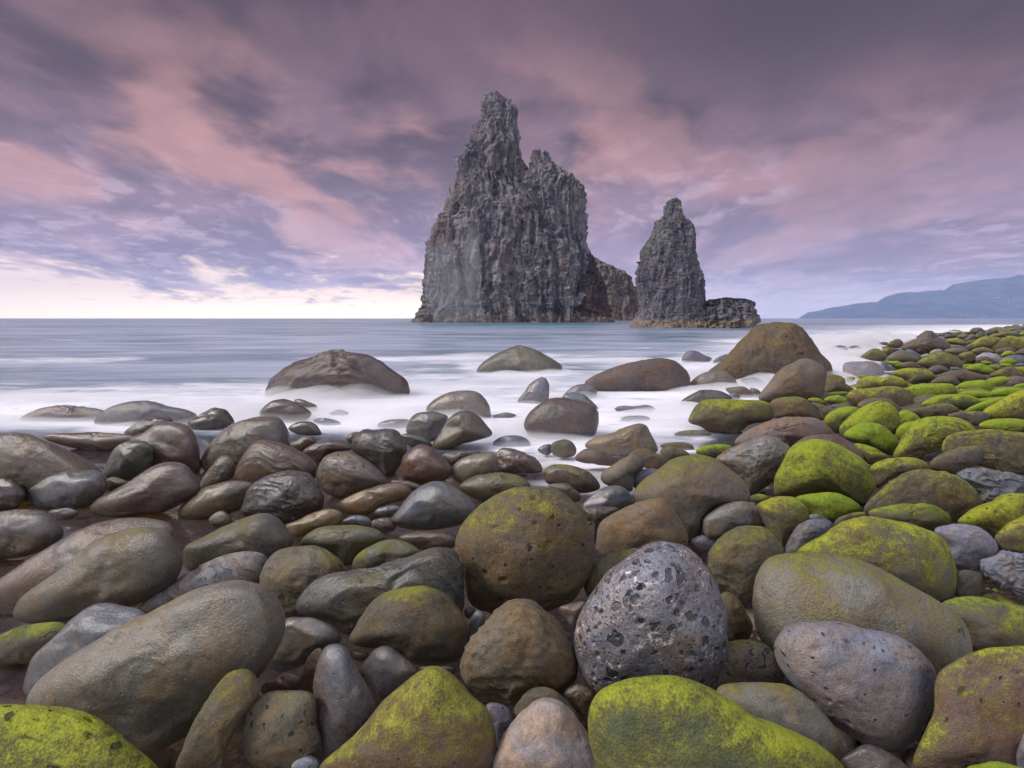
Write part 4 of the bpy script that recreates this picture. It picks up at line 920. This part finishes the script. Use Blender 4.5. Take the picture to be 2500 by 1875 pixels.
    tc = q.n('ShaderNodeTexCoord').outputs['Object']
    bs = q.n('ShaderNodeBsdfPrincipled', {'Base Color': q.mix(q.noise(tc, .5, 4), C4(.05, .045, .035), C4(.08, .07, .05)), 'Roughness': .8})
    q.n('ShaderNodeOutputMaterial', {0: bs.outputs[0]})
    tag(mesh_np("sea_bed", np.stack([x, y, 0 * x - 1.6], 1), Fc, m), kind="structure")
make_sea()

def make_mist(tall, dens, label):
    """the soft spray left hanging over the breaking water: a low uneven bank of fine droplets"""
    xs = np.concatenate([np.arange(-13, 8, .22), np.geomspace(8, 46, 80)]); ys = np.geomspace(6.2, 52, 130)
    x, y, Fc = grid(xs, ys); n = len(x)
    f = foam_field(x, y); nn = fbm(np.stack([x * .7, y * .6, 0 * x], 1), 3, 91)
    off = y - shore_y(x)
    h = (f ** 2 * (.055 + .006 * y) * (1 + 2.4 * nn)) * sstep(off, -1.3, .6)
    for q in STONES:
        if q.W:
            dd = np.hypot(x - q.cen[0], y - q.cen[1]) / (q.size * .75)
            h += (1 - sstep(dd, .5, 1.5)) * .05 * min(q.size, 1.0) * (.5 + 2.2 * nn) * f
    if tall:
        sw = fbm(np.stack([x * .45 + .8 * nn, y * .8, 0 * x + 9], 1), 4, 95)
        h = f ** 2 * (.16 + .012 * y) * np.clip(.55 + 2.6 * sw, 0, 2.2) * sstep(off, -1.0, 1.2)
    h *= sstep(f, .1, .7); h = np.clip(h, 0, 1.2)
    use = h[Fc].max(1) > .004
    zs = sea_z(x, y)
    T = np.stack([x, y, zs + .012 + h], 1); B = np.stack([x, y, zs + .008], 1)
    E = Fc[use]
    # walls where the bank ends
    ed = {}
    for a in E:
        for i in range(4):
            e = (int(a[i]), int(a[(i + 1) % 4])); r = (e[1], e[0])
            if r in ed: del ed[r]
            else: ed[e] = 1
    wl = np.array([[b, a, a + n, b + n] for a, b in ed]) if ed else np.zeros((0, 4), int)
    Fa = [E, E[:, ::-1] + n, wl]
    V = np.concatenate([T, B])
    used = np.unique(np.concatenate([f_.ravel() for f_ in Fa])); mp = -np.ones(len(V), int); mp[used] = np.arange(len(used))
    m, q = new_mat("sea_spray")
    vol = q.n('ShaderNodeVolumePrincipled', {'Color': C4(.97, .97, .99), 'Density': dens, 'Anisotropy': 0.0})
    q.n('ShaderNodeOutputMaterial', {'Volume': vol.outputs[0]})
    o = mesh_np("sea_mist", V[used], [mp[f_] for f_ in Fa], m)
    tag(o, label, kind="stuff")
make_mist(False, 2.4, "soft white mist of blurred surf lying over the breaking water")
make_mist(True, 1.25, "thin taller wisps of spray drifting round the rocks in the surf")

# ---------------------------------------------------------------- sea stacks
def stack_material(name, base, dark, light, rust, tide, tide_h, green=0.0):
    m, q = new_mat(name)
    tc = q.n('ShaderNodeTexCoord').outputs['Object']
    oz = q.n('ShaderNodeSeparateXYZ', {0: tc}).outputs[2]
    sc = q.attr('unit')
    P = q.n('ShaderNodeVectorMath', {0: tc, 3: sc}, operation='SCALE').outputs[0]
    Pv = q.vm('MULTIPLY', P, (1.0, 1.0, .17))
    a = q.noise(Pv, 6.0, 8, .62, .5); b = q.noise(P, 14.0, 6, .65); c3 = q.noise(Pv, 22.0, 6, .65, .4); big = q.noise(P, 2.2, 4, .55, .3)
    col = q.mix(q.ss(a, .36, .60), dark, base)
    col = q.mix(q.m('MULTIPLY', q.ss(c3, .50, .70), .75), col, light)
    col = q.mix(q.m('MULTIPLY', q.ss(b, .56, .70), .6), col, light)
    col = q.mix(q.m('MULTIPLY', q.ss(big, .53, .66), .55), col, rust)
    col = q.mix(q.m('MULTIPLY', q.m('MULTIPLY', q.ss(b, .58, .66), q.ss(q.noise(P, 4.0, 3), .52, .6)), .7), col, C4(.34, .155, .07))
    if green:
        col = q.mix(q.m('MULTIPLY', q.m('MULTIPLY', q.ss(q.noise(P, 7.0, 3), .56, .64), q.ss(oz, tide_h * 6, tide_h * 12)), green), col, C4(.21, .25, .05))
    tb = q.ss(q.m('ADD', oz, q.m('MULTIPLY', q.m('SUBTRACT', c3, .5), tide_h * 1.1)), tide_h * 1.15, tide_h * .75)
    col = q.mix(q.m('MULTIPLY', tb, .8), col, q.mix(b, tide, C4(.33, .22, .19)))
    bar = q.m('MULTIPLY', q.ss(q.m('ABSOLUTE', q.m('SUBTRACT', oz, tide_h * 1.35)), tide_h * .45, 0.0), q.ss(b, .52, .62))
    col = q.mix(q.m('MULTIPLY', bar, .7), col, C4(.40, .36, .35))
    h = q.m('ADD', q.m('MULTIPLY', a, .12), q.m('ADD', q.m('MULTIPLY', c3, .045), q.m('MULTIPLY', q.noise(P, 40.0, 5, .7), .035)))
    bp = q.n('ShaderNodeBump', {'Strength': 1.0, 'Distance': q.m('DIVIDE', 1.0, sc), 'Height': h})
    bs = q.n('ShaderNodeBsdfPrincipled', {'Base Color': col, 'Roughness': .85, 'Normal': bp.outputs[0], 'Specular IOR Level': .25})
    q.n('ShaderNodeOutputMaterial', {0: bs.outputs[0]})
    return m

def loft(rows, px, cx_px, d, depth=.8, seed=1, amp=.05, nt=420, nz=360, lean=0.0, flute=1.0, back=0.0, blocky=0.0):
    """rows: (y, xl, xr) outline rows in photo pixels -> displaced shell in metres round (cx_px, base)"""
    R = np.array(rows, float); R = R[np.argsort(-R[:, 0])]
    zz = (HY - R[:, 0]) * px; xl = (R[:, 1] - cx_px) * px; xr = (R[:, 2] - cx_px) * px
    z0, z1 = zz[0], zz[-1]; S = z1 - z0
    t = np.linspace(0, 1, nz); Z = z0 + S * t
    L, Rr = np.interp(Z, zz, xl), np.interp(Z, zz, xr)
    cx, hw = (L + Rr) / 2, (Rr - L) / 2
    dep = np.convolve(np.pad(hw, 25, 'edge'), np.ones(51) / 51, 'valid') * depth
    th = np.linspace(0, 2 * math.pi, nt, endpoint=False)
    TH, K = np.meshgrid(th, np.arange(nz))
    c, s = np.cos(TH), np.sin(TH)
    e = .85
    X = cx[K] + hw[K] * np.sign(c) * np.abs(c) ** e; Y = dep[K] * np.sign(s) * np.abs(s) ** e + back + lean * Z[K]; ZZ = Z[K]
    P = np.stack([X.ravel(), Y.ravel(), ZZ.ravel()], 1)
    N = np.stack([(c * dep[K]).ravel(), (s * hw[K]).ravel(), 0 * c.ravel()], 1); N /= np.linalg.norm(N, axis=1)[:, None] + 1e-9
    Wd = hw.mean(); Q = P / Wd
    wp = np.stack([fbm(Q * 1.5 + 7 * i + seed, 2, seed + i) for i in range(3)], 1) * .35
    Qv = (Q + wp) * (1, 1, .13)
    n = flute * (fbm(Qv * 3.2 + seed, 4, seed + 5, .55, True) * 1.1)
    n += fbm(Q * 1.3 + seed, 3, seed + 15) * .9 + fbm(Q * 5 + seed, 4, seed + 25, .6) * .6
    n += fbm(Q * 9 + wp * 3, 3, seed + 35, .6, True) * .35
    n += fbm(Q * (17, 17, 9) + wp * 4, 3, seed + 38, .65, True) * .42
    n += fbm((Q + wp * .5) * (4.5, 4.5, .38) + seed, 3, seed + 65, .6, True) * 1.9 * flute
    if blocky:
        n += blocky * (1 - np.abs(fbm(Q * (7, 7, 5) + wp, 2, seed + 45)) * 3)
    tr = Q @ np.array([.35, .2, 1.0]) * 2.1 + fbm(Q * 1.7 + seed, 3, seed + 75) * 1.3; tr = tr - np.floor(tr)
    n += .75 * (tr - .5) * sstep(fbm(Q * 1.1 + seed, 2, seed + 85), -.35, .3)
    bl = fbm(Q * (5, 5, 2.2) + wp * 2, 2, seed + 95); n += .35 * np.round(bl * 5) / 5 * 2
    n -= n.mean()
    side = np.abs(c.ravel())
    a = amp * Wd * np.minimum(1, np.repeat(hw, nt) / (.25 * Wd) + .12)
    P += N * (a * n * (1 - .15 * side ** 6))[:, None]
    P[:, 2] += (fbm(Q * 6 + 3, 3, seed + 55) * amp * Wd * .5) * (sstep(np.repeat(t, nt), 0, .05))
    P = np.concatenate([P, [[cx[-1], back + lean * z1, z1 + .01 * S]]])
    I = (np.arange(nz - 1)[:, None] * nt + np.arange(nt)[None]); J = np.arange(nz - 1)[:, None] * nt + (np.arange(nt)[None] + 1) % nt
    Q4 = np.stack([I, J, J + nt, I + nt], -1).reshape(-1, 4)
    top = (nz - 1) * nt + np.arange(nt); T3 = np.stack([top, (nz - 1) * nt + (np.arange(nt) + 1) % nt, np.full(nt, nz * nt)], 1)
    return P, Q4, T3

def stack_obj(name, shells, d, cx_px, mat, unit, label, cat):
    px = d / F; V, Qs, Ts = [], [], []; n = 0
    for rows, kw in shells:
        P, q4, t3 = loft(rows, px, cx_px, d, **kw)
        V.append(P); Qs.append(q4 + n); Ts.append(t3 + n); n += len(P)
    V = np.concatenate(V); 
    o = mesh_np(name, V, [np.concatenate(Qs), np.concatenate(Ts)], mat, True, ((cx_px - CX) * px, d, H))
    o.data.transform(__import__('mathutils').Matrix.Translation((0, 0, H))); o.location.z = 0
    o["unit"] = float(unit)
    return tag(o, label, cat, "sea stacks")

def T3(rows): return [(200 + y * .3618, 980 + a * .3618, 980 + b * .3618) for y, a, b in rows]
def T4(rows): return [(460 + y * .22604, 1380 + a * .22604, 1380 + b * .22604) for y, a, b in rows]

M1 = stack_material("stack_basalt", C4(.25, .225, .24), C4(.08, .08, .10), C4(.52, .47, .46), C4(.21, .15, .14), C4(.27, .23, .19), 2.6)
M2 = stack_material("stack_dark_basalt", C4(.185, .175, .20), C4(.06, .062, .082), C4(.34, .325, .34), C4(.16, .13, .135), C4(.36, .29, .20), 1.5, .5)
M3 = stack_material("headland_rock", C4(.20, .155, .13), C4(.075, .065, .072), C4(.36, .32, .31), C4(.30, .17, .09), C4(.27, .23, .19), 2.4)
M4 = stack_material("red_tuff", C4(.085, .058, .06), C4(.045, .033, .038), C4(.14, .105, .10), C4(.10, .05, .05), C4(.27, .23, .19), 2.4)
MA = T3([(58, 590, 640), (78, 560, 690), (110, 538, 738), (140, 534, 742), (180, 540, 762), (280, 535, 765), (292, 488, 765), (350, 480, 768), (400, 455, 778), (450, 436, 788),
         (515, 425, 806), (522, 394, 812), (560, 392, 820), (600, 385, 835), (700, 352, 860), (800, 300, 900), (880, 297, 930), (908, 275, 935), (914, 242, 935), (1000, 215, 950), (1100, 193, 960), (1280, 178, 980),
         (1300, 192, 980), (1400, 182, 1000), (1500, 167, 1000), (1560, 122, 1000), (1612, 75, 1000), (1680, 40, 1000)])
MB = T3([(487, 895, 950), (530, 880, 990), (570, 876, 1030), (605, 872, 1050), (625, 850, 1080), (660, 842, 1120), (700, 820, 1165), (730, 800, 1205), (760, 790, 1220), (850, 760, 1226), (1000, 740, 1218), (1100, 720, 1228),
         (1140, 700, 1242), (1300, 680, 1255), (1500, 660, 1275), (1612, 660, 1290), (1680, 660, 1290)])
MB2 = T3([(600, 1075, 1095), (625, 1062, 1112), (680, 1050, 1115), (800, 1040, 1120)])
MB3 = T3([(628, 1128, 1150), (650, 1112, 1160), (690, 1105, 1185), (740, 1100, 1214), (850, 1090, 1222)])
MC = T3([(1140, 1185, 1240), (1180, 1150, 1285), (1250, 1120, 1310), (1330, 1100, 1352), (1400, 1080, 1372), (1500, 1060, 1378), (1612, 1040, 1425), (1680, 1040, 1430)])
stack_obj("sea_stack", [(MA, dict(depth=.75, seed=3, amp=.085, lean=.02)), (MB, dict(depth=.8, seed=8, amp=.10, back=-6)),
          (MB2, dict(depth=1, seed=12, amp=.1, nt=120, nz=120)), (MB3, dict(depth=1, seed=13, amp=.08, nt=120, nz=120, back=-3))], 242, 1230, M1, 1 / 30.,
          "tallest sea stack, twin-peaked fluted grey rock standing in the open sea", "sea stack")
stack_obj("red_rock_spur", [(MC, dict(depth=.9, seed=17, amp=.12, nt=260, nz=200, flute=.6))], 232, 1430, M4, 1 / 18.,
          "dark reddish rock spur at the right foot of the tallest sea stack", "rock")
MD = T4([(664, 190, 225), (720, 150, 290), (790, 120, 400), (860, 100, 520), (910, 80, 645), (960, 60, 680), (1050, 50, 722), (1100, 50, 745), (1150, 40, 765), (1178, 40, 812), (1300, 40, 850), (1420, 40, 870), (1500, 40, 870)])
stack_obj("rocky_headland", [(MD, dict(depth=.5, seed=23, amp=.10, flute=.7, blocky=.3))], 400, 1480, M3, 1 / 26.,
          "rust-topped rocky ridge sloping down behind the tallest stack", "headland")
ME = T4([(112, 1160, 1200), (130, 1125, 1232), (160, 1088, 1238), (230, 1072, 1244), (290, 1078, 1256), (325, 1045, 1292), (345, 988, 1316), (410, 975, 1350), (416, 972, 1366), (470, 950, 1383), (540, 925, 1383), (620, 852, 1380),
         (720, 816, 1392), (770, 830, 1400), (840, 795, 1420), (900, 780, 1452), (1000, 786, 1478), (1100, 812, 1488), (1180, 818, 1490), (1300, 810, 1500), (1390, 770, 1520), (1480, 710, 1540), (1600, 700, 1540)])
MF = T4([(792, 770, 800), (800, 768, 850), (812, 785, 850)])
stack_obj("small_sea_stack", [(ME, dict(depth=.85, seed=31, amp=.085, flute=.45, blocky=.2)), (MF, dict(depth=.5, seed=36, amp=.1, nt=60, nz=30))], 101, 1640, M2, 1 / 9.,
          "smaller slender dark sea stack with green patches near its top", "sea stack")
MG = T4([(1188, 1700, 1800), (1200, 1520, 1960), (1215, 1500, 1985), (1260, 1400, 2005), (1300, 1310, 2025), (1400, 1150, 2030), (1450, 1000, 2020), (1500, 800, 1995), (1600, 750, 1975)])
stack_obj("rock_ledge", [(MG, dict(depth=.35, seed=41, amp=.11, flute=.8, blocky=.5, nt=520, nz=160))], 99, 1740, M2, 1 / 9.,
          "low blocky dark ledge with a pinkish foot beside the smaller stack", "rock ledge")

def make_spray():
    """thin veil of water drifting down the seaward face of the tallest stack"""
    d = 216.; px = d / F; V0, F0 = ico(5); Vs, Fs = [], []; n = 0
    for u, v0, v1, w in ((1085, 590, 812, 46), (1120, 640, 812, 60), (1150, 560, 806, 26)):
        V = V0 * (1 + .10 * fbm(V0 * 2 + u, 2, 5))[:, None] * (w * px, 5.5, (v1 - v0) / 2 * px)
        V += ((u - CX) * px, d, H + (HY - (v0 + v1) / 2) * px + 1.0); V[:, 2] = np.maximum(V[:, 2], .15)
        Vs.append(V); Fs.append(F0 + n); n += len(V)
    m, q = new_mat("spray_veil")
    vol = q.n('ShaderNodeVolumePrincipled', {'Color': C4(.97, .97, .99), 'Density': .02, 'Anisotropy': 0.0})
    q.n('ShaderNodeOutputMaterial', {'Volume': vol.outputs[0]})
    tag(mesh_np("spray", np.concatenate(Vs), np.concatenate(Fs), m), "thin pale veil of spray down the lower left face of the tallest stack", kind="stuff")
make_spray()

# ---------------------------------------------------------------- far mountains
def make_mountain():
    d = 7000.; px = d / F
    prof = [(1945, 777), (1958, 768), (1972, 760), (2000, 756), (2024, 749), (2060, 744), (2090, 738), (2120, 738), (2140, 735), (2160, 722), (2190, 713), (2212, 715), (2236, 711), (2260, 714),
            (2290, 709), (2304, 707), (2325, 692), (2360, 686), (2400, 680), (2450, 676), (2500, 674), (2600, 668), (2800, 664), (3100, 672)]
    pr = np.array(prof, float)
    xs = np.linspace(1945, 3100, 420); nv = 90
    hz = (HY - np.interp(xs, pr[:, 0], pr[:, 1])) * px
    X = (xs - CX) * px
    V = []
    t = np.linspace(0, 1, nv)
    XX, TT = np.meshgrid(X, t, indexing='ij'); HH = np.repeat(hz[:, None], nv, 1)
    up = np.where(TT < .62, np.sin(TT / .62 * math.pi / 2) ** .9, np.cos((TT - .62) / .38 * math.pi / 2))
    Y = d + (TT - .62) * 2600; XX = XX + np.maximum(TT - .62, 0) * 2600 * .75
    q = np.stack([XX.ravel() / 420, Y.ravel() / 420, 0 * XX.ravel()], 1)
    rid = fbm(q * (1, .45, 1), 5, 51, .5, True).reshape(XX.shape)
    crest = np.exp(-((TT - .62) / .10) ** 2)
    z = HH * up * (1 + (.36 * rid - .16) * (1 - crest)) - 12
    V = np.stack([XX.ravel(), Y.ravel(), z.ravel()], 1)
    I = np.arange(len(xs) - 1)[:, None] * nv + np.arange(nv - 1)[None]
    Fc = np.stack([I, I + nv, I + nv + 1, I + 1], -1).reshape(-1, 4)
    m, q = new_mat("mountain_slopes")
    tc = q.n('ShaderNodeTexCoord').outputs['Object']
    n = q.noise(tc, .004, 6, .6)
    bs = q.n('ShaderNodeBsdfPrincipled', {'Base Color': q.mix(q.ss(n, .44, .56), C4(.035, .075, .125), C4(.075, .115, .165)), 'Roughness': .9})  # slopes tinted blue: part of the distant haze is put into their colour
    q.n('ShaderNodeOutputMaterial', {0: bs.outputs[0]})
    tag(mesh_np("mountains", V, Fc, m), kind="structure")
    # villages along the foot of the slopes
    mw, q = new_mat("house_wall")
    tc = q.n('ShaderNodeTexCoord').outputs['Object']
    bs = q.n('ShaderNodeBsdfPrincipled', {'Base Color': q.mix(q.noise(tc, .4, 2), C4(.78, .76, .72), C4(.86, .84, .80)), 'Roughness': .8})
    q.n('ShaderNodeOutputMaterial', {0: bs.outputs[0]})
    mr, q = new_mat("house_roof")
    tc = q.n('ShaderNodeTexCoord').outputs['Object']
    bs = q.n('ShaderNodeBsdfPrincipled', {'Base Color': q.mix(q.noise(tc, .4, 2), C4(.36, .17, .10), C4(.45, .24, .16)), 'Roughness': .8})
    q.n('ShaderNodeOutputMaterial', {0: bs.outputs[0]})
    rs = np.random.RandomState(4)
    wv = np.array([[sx, sy, z] for z in (-9, 5) for sx, sy in ((-11, -7), (11, -7), (11, 7), (-11, 7))], float)
    wv = np.concatenate([wv, [[-11, 0, 10], [11, 0, 10]]])
    w4 = np.array([[0, 1, 5, 4], [1, 2, 6, 5], [2, 3, 7, 6], [3, 0, 4, 7]]); w3 = np.array([[4, 7, 8], [6, 5, 9]])
    rv = np.array([[-12, -8, 4.6], [12, -8, 4.6], [12, 0, 10.6], [-12, 0, 10.6], [12, 8, 4.6], [-12, 8, 4.6], [-12, -8, 5.4], [12, -8, 5.4], [12, 0, 11.4], [-12, 0, 11.4], [12, 8, 5.4], [-12, 8, 5.4]], float)
    r4 = np.array([[6, 7, 8, 9], [9, 8, 10, 11], [0, 3, 2, 1], [3, 5, 4, 2], [0, 1, 7, 6], [5, 11, 10, 4]])
    walls0 = mesh_np("house", wv, [w4, w3], mw, False); roof0 = mesh_np("roof", rv, r4, mr, False); roof0.parent = walls0
    tag(walls0, "tiny pale house in the hazy village on the far mountain slope", "house", "houses on the far mountain")
    zi = z
    spots = [(rs.uniform(2120, 2300), rs.uniform(.02, .14)) for _ in range(16)] + [(rs.uniform(2265, 2310), rs.uniform(.22, .30)) for _ in range(9)] + \
            [(rs.uniform(2330, 2385), rs.uniform(.2, .28)) for _ in range(9)] + [(rs.uniform(2460, 2500), rs.uniform(.02, .07)) for _ in range(8)]
    for i, (u, tt) in enumerate(spots):
        ix = int(np.argmin(np.abs(xs - u))); it = int(tt * (nv - 1)) + 1
        w = walls0 if i == 0 else link(walls0.copy())
        if i:
            r = link(roof0.copy()); r.parent = w
        w.location = (XX[ix, it], Y[ix, it], z[ix, it] + 8); w.rotation_euler = (0, 0, rs.uniform(-.5, .5)); w.scale = (.3, .3, .35)
make_mountain()

# ---------------------------------------------------------------- air
def make_haze():
    L = 13200.
    v = np.array([[sx * L, sy, z] for z in (-3.0, 690.0) for sx, sy in ((-1, -60), (1, -60), (1, 9300.), (-1, 9300.))], float)
    f = np.array([[3, 2, 1, 0], [4, 5, 6, 7], [0, 1, 5, 4], [1, 2, 6, 5], [2, 3, 7, 6], [3, 0, 4, 7]])
    m, q = new_mat("haze_air")
    vol = q.n('ShaderNodeVolumePrincipled', {'Color': C4(.52, .62, .92), 'Density': HAZE_D, 'Anisotropy': 0.0})
    q.n('ShaderNodeOutputMaterial', {'Volume': vol.outputs[0]})
    tag(mesh_np("haze", v, f, m, False), kind="stuff")
HAZE_D = .000085
make_haze()
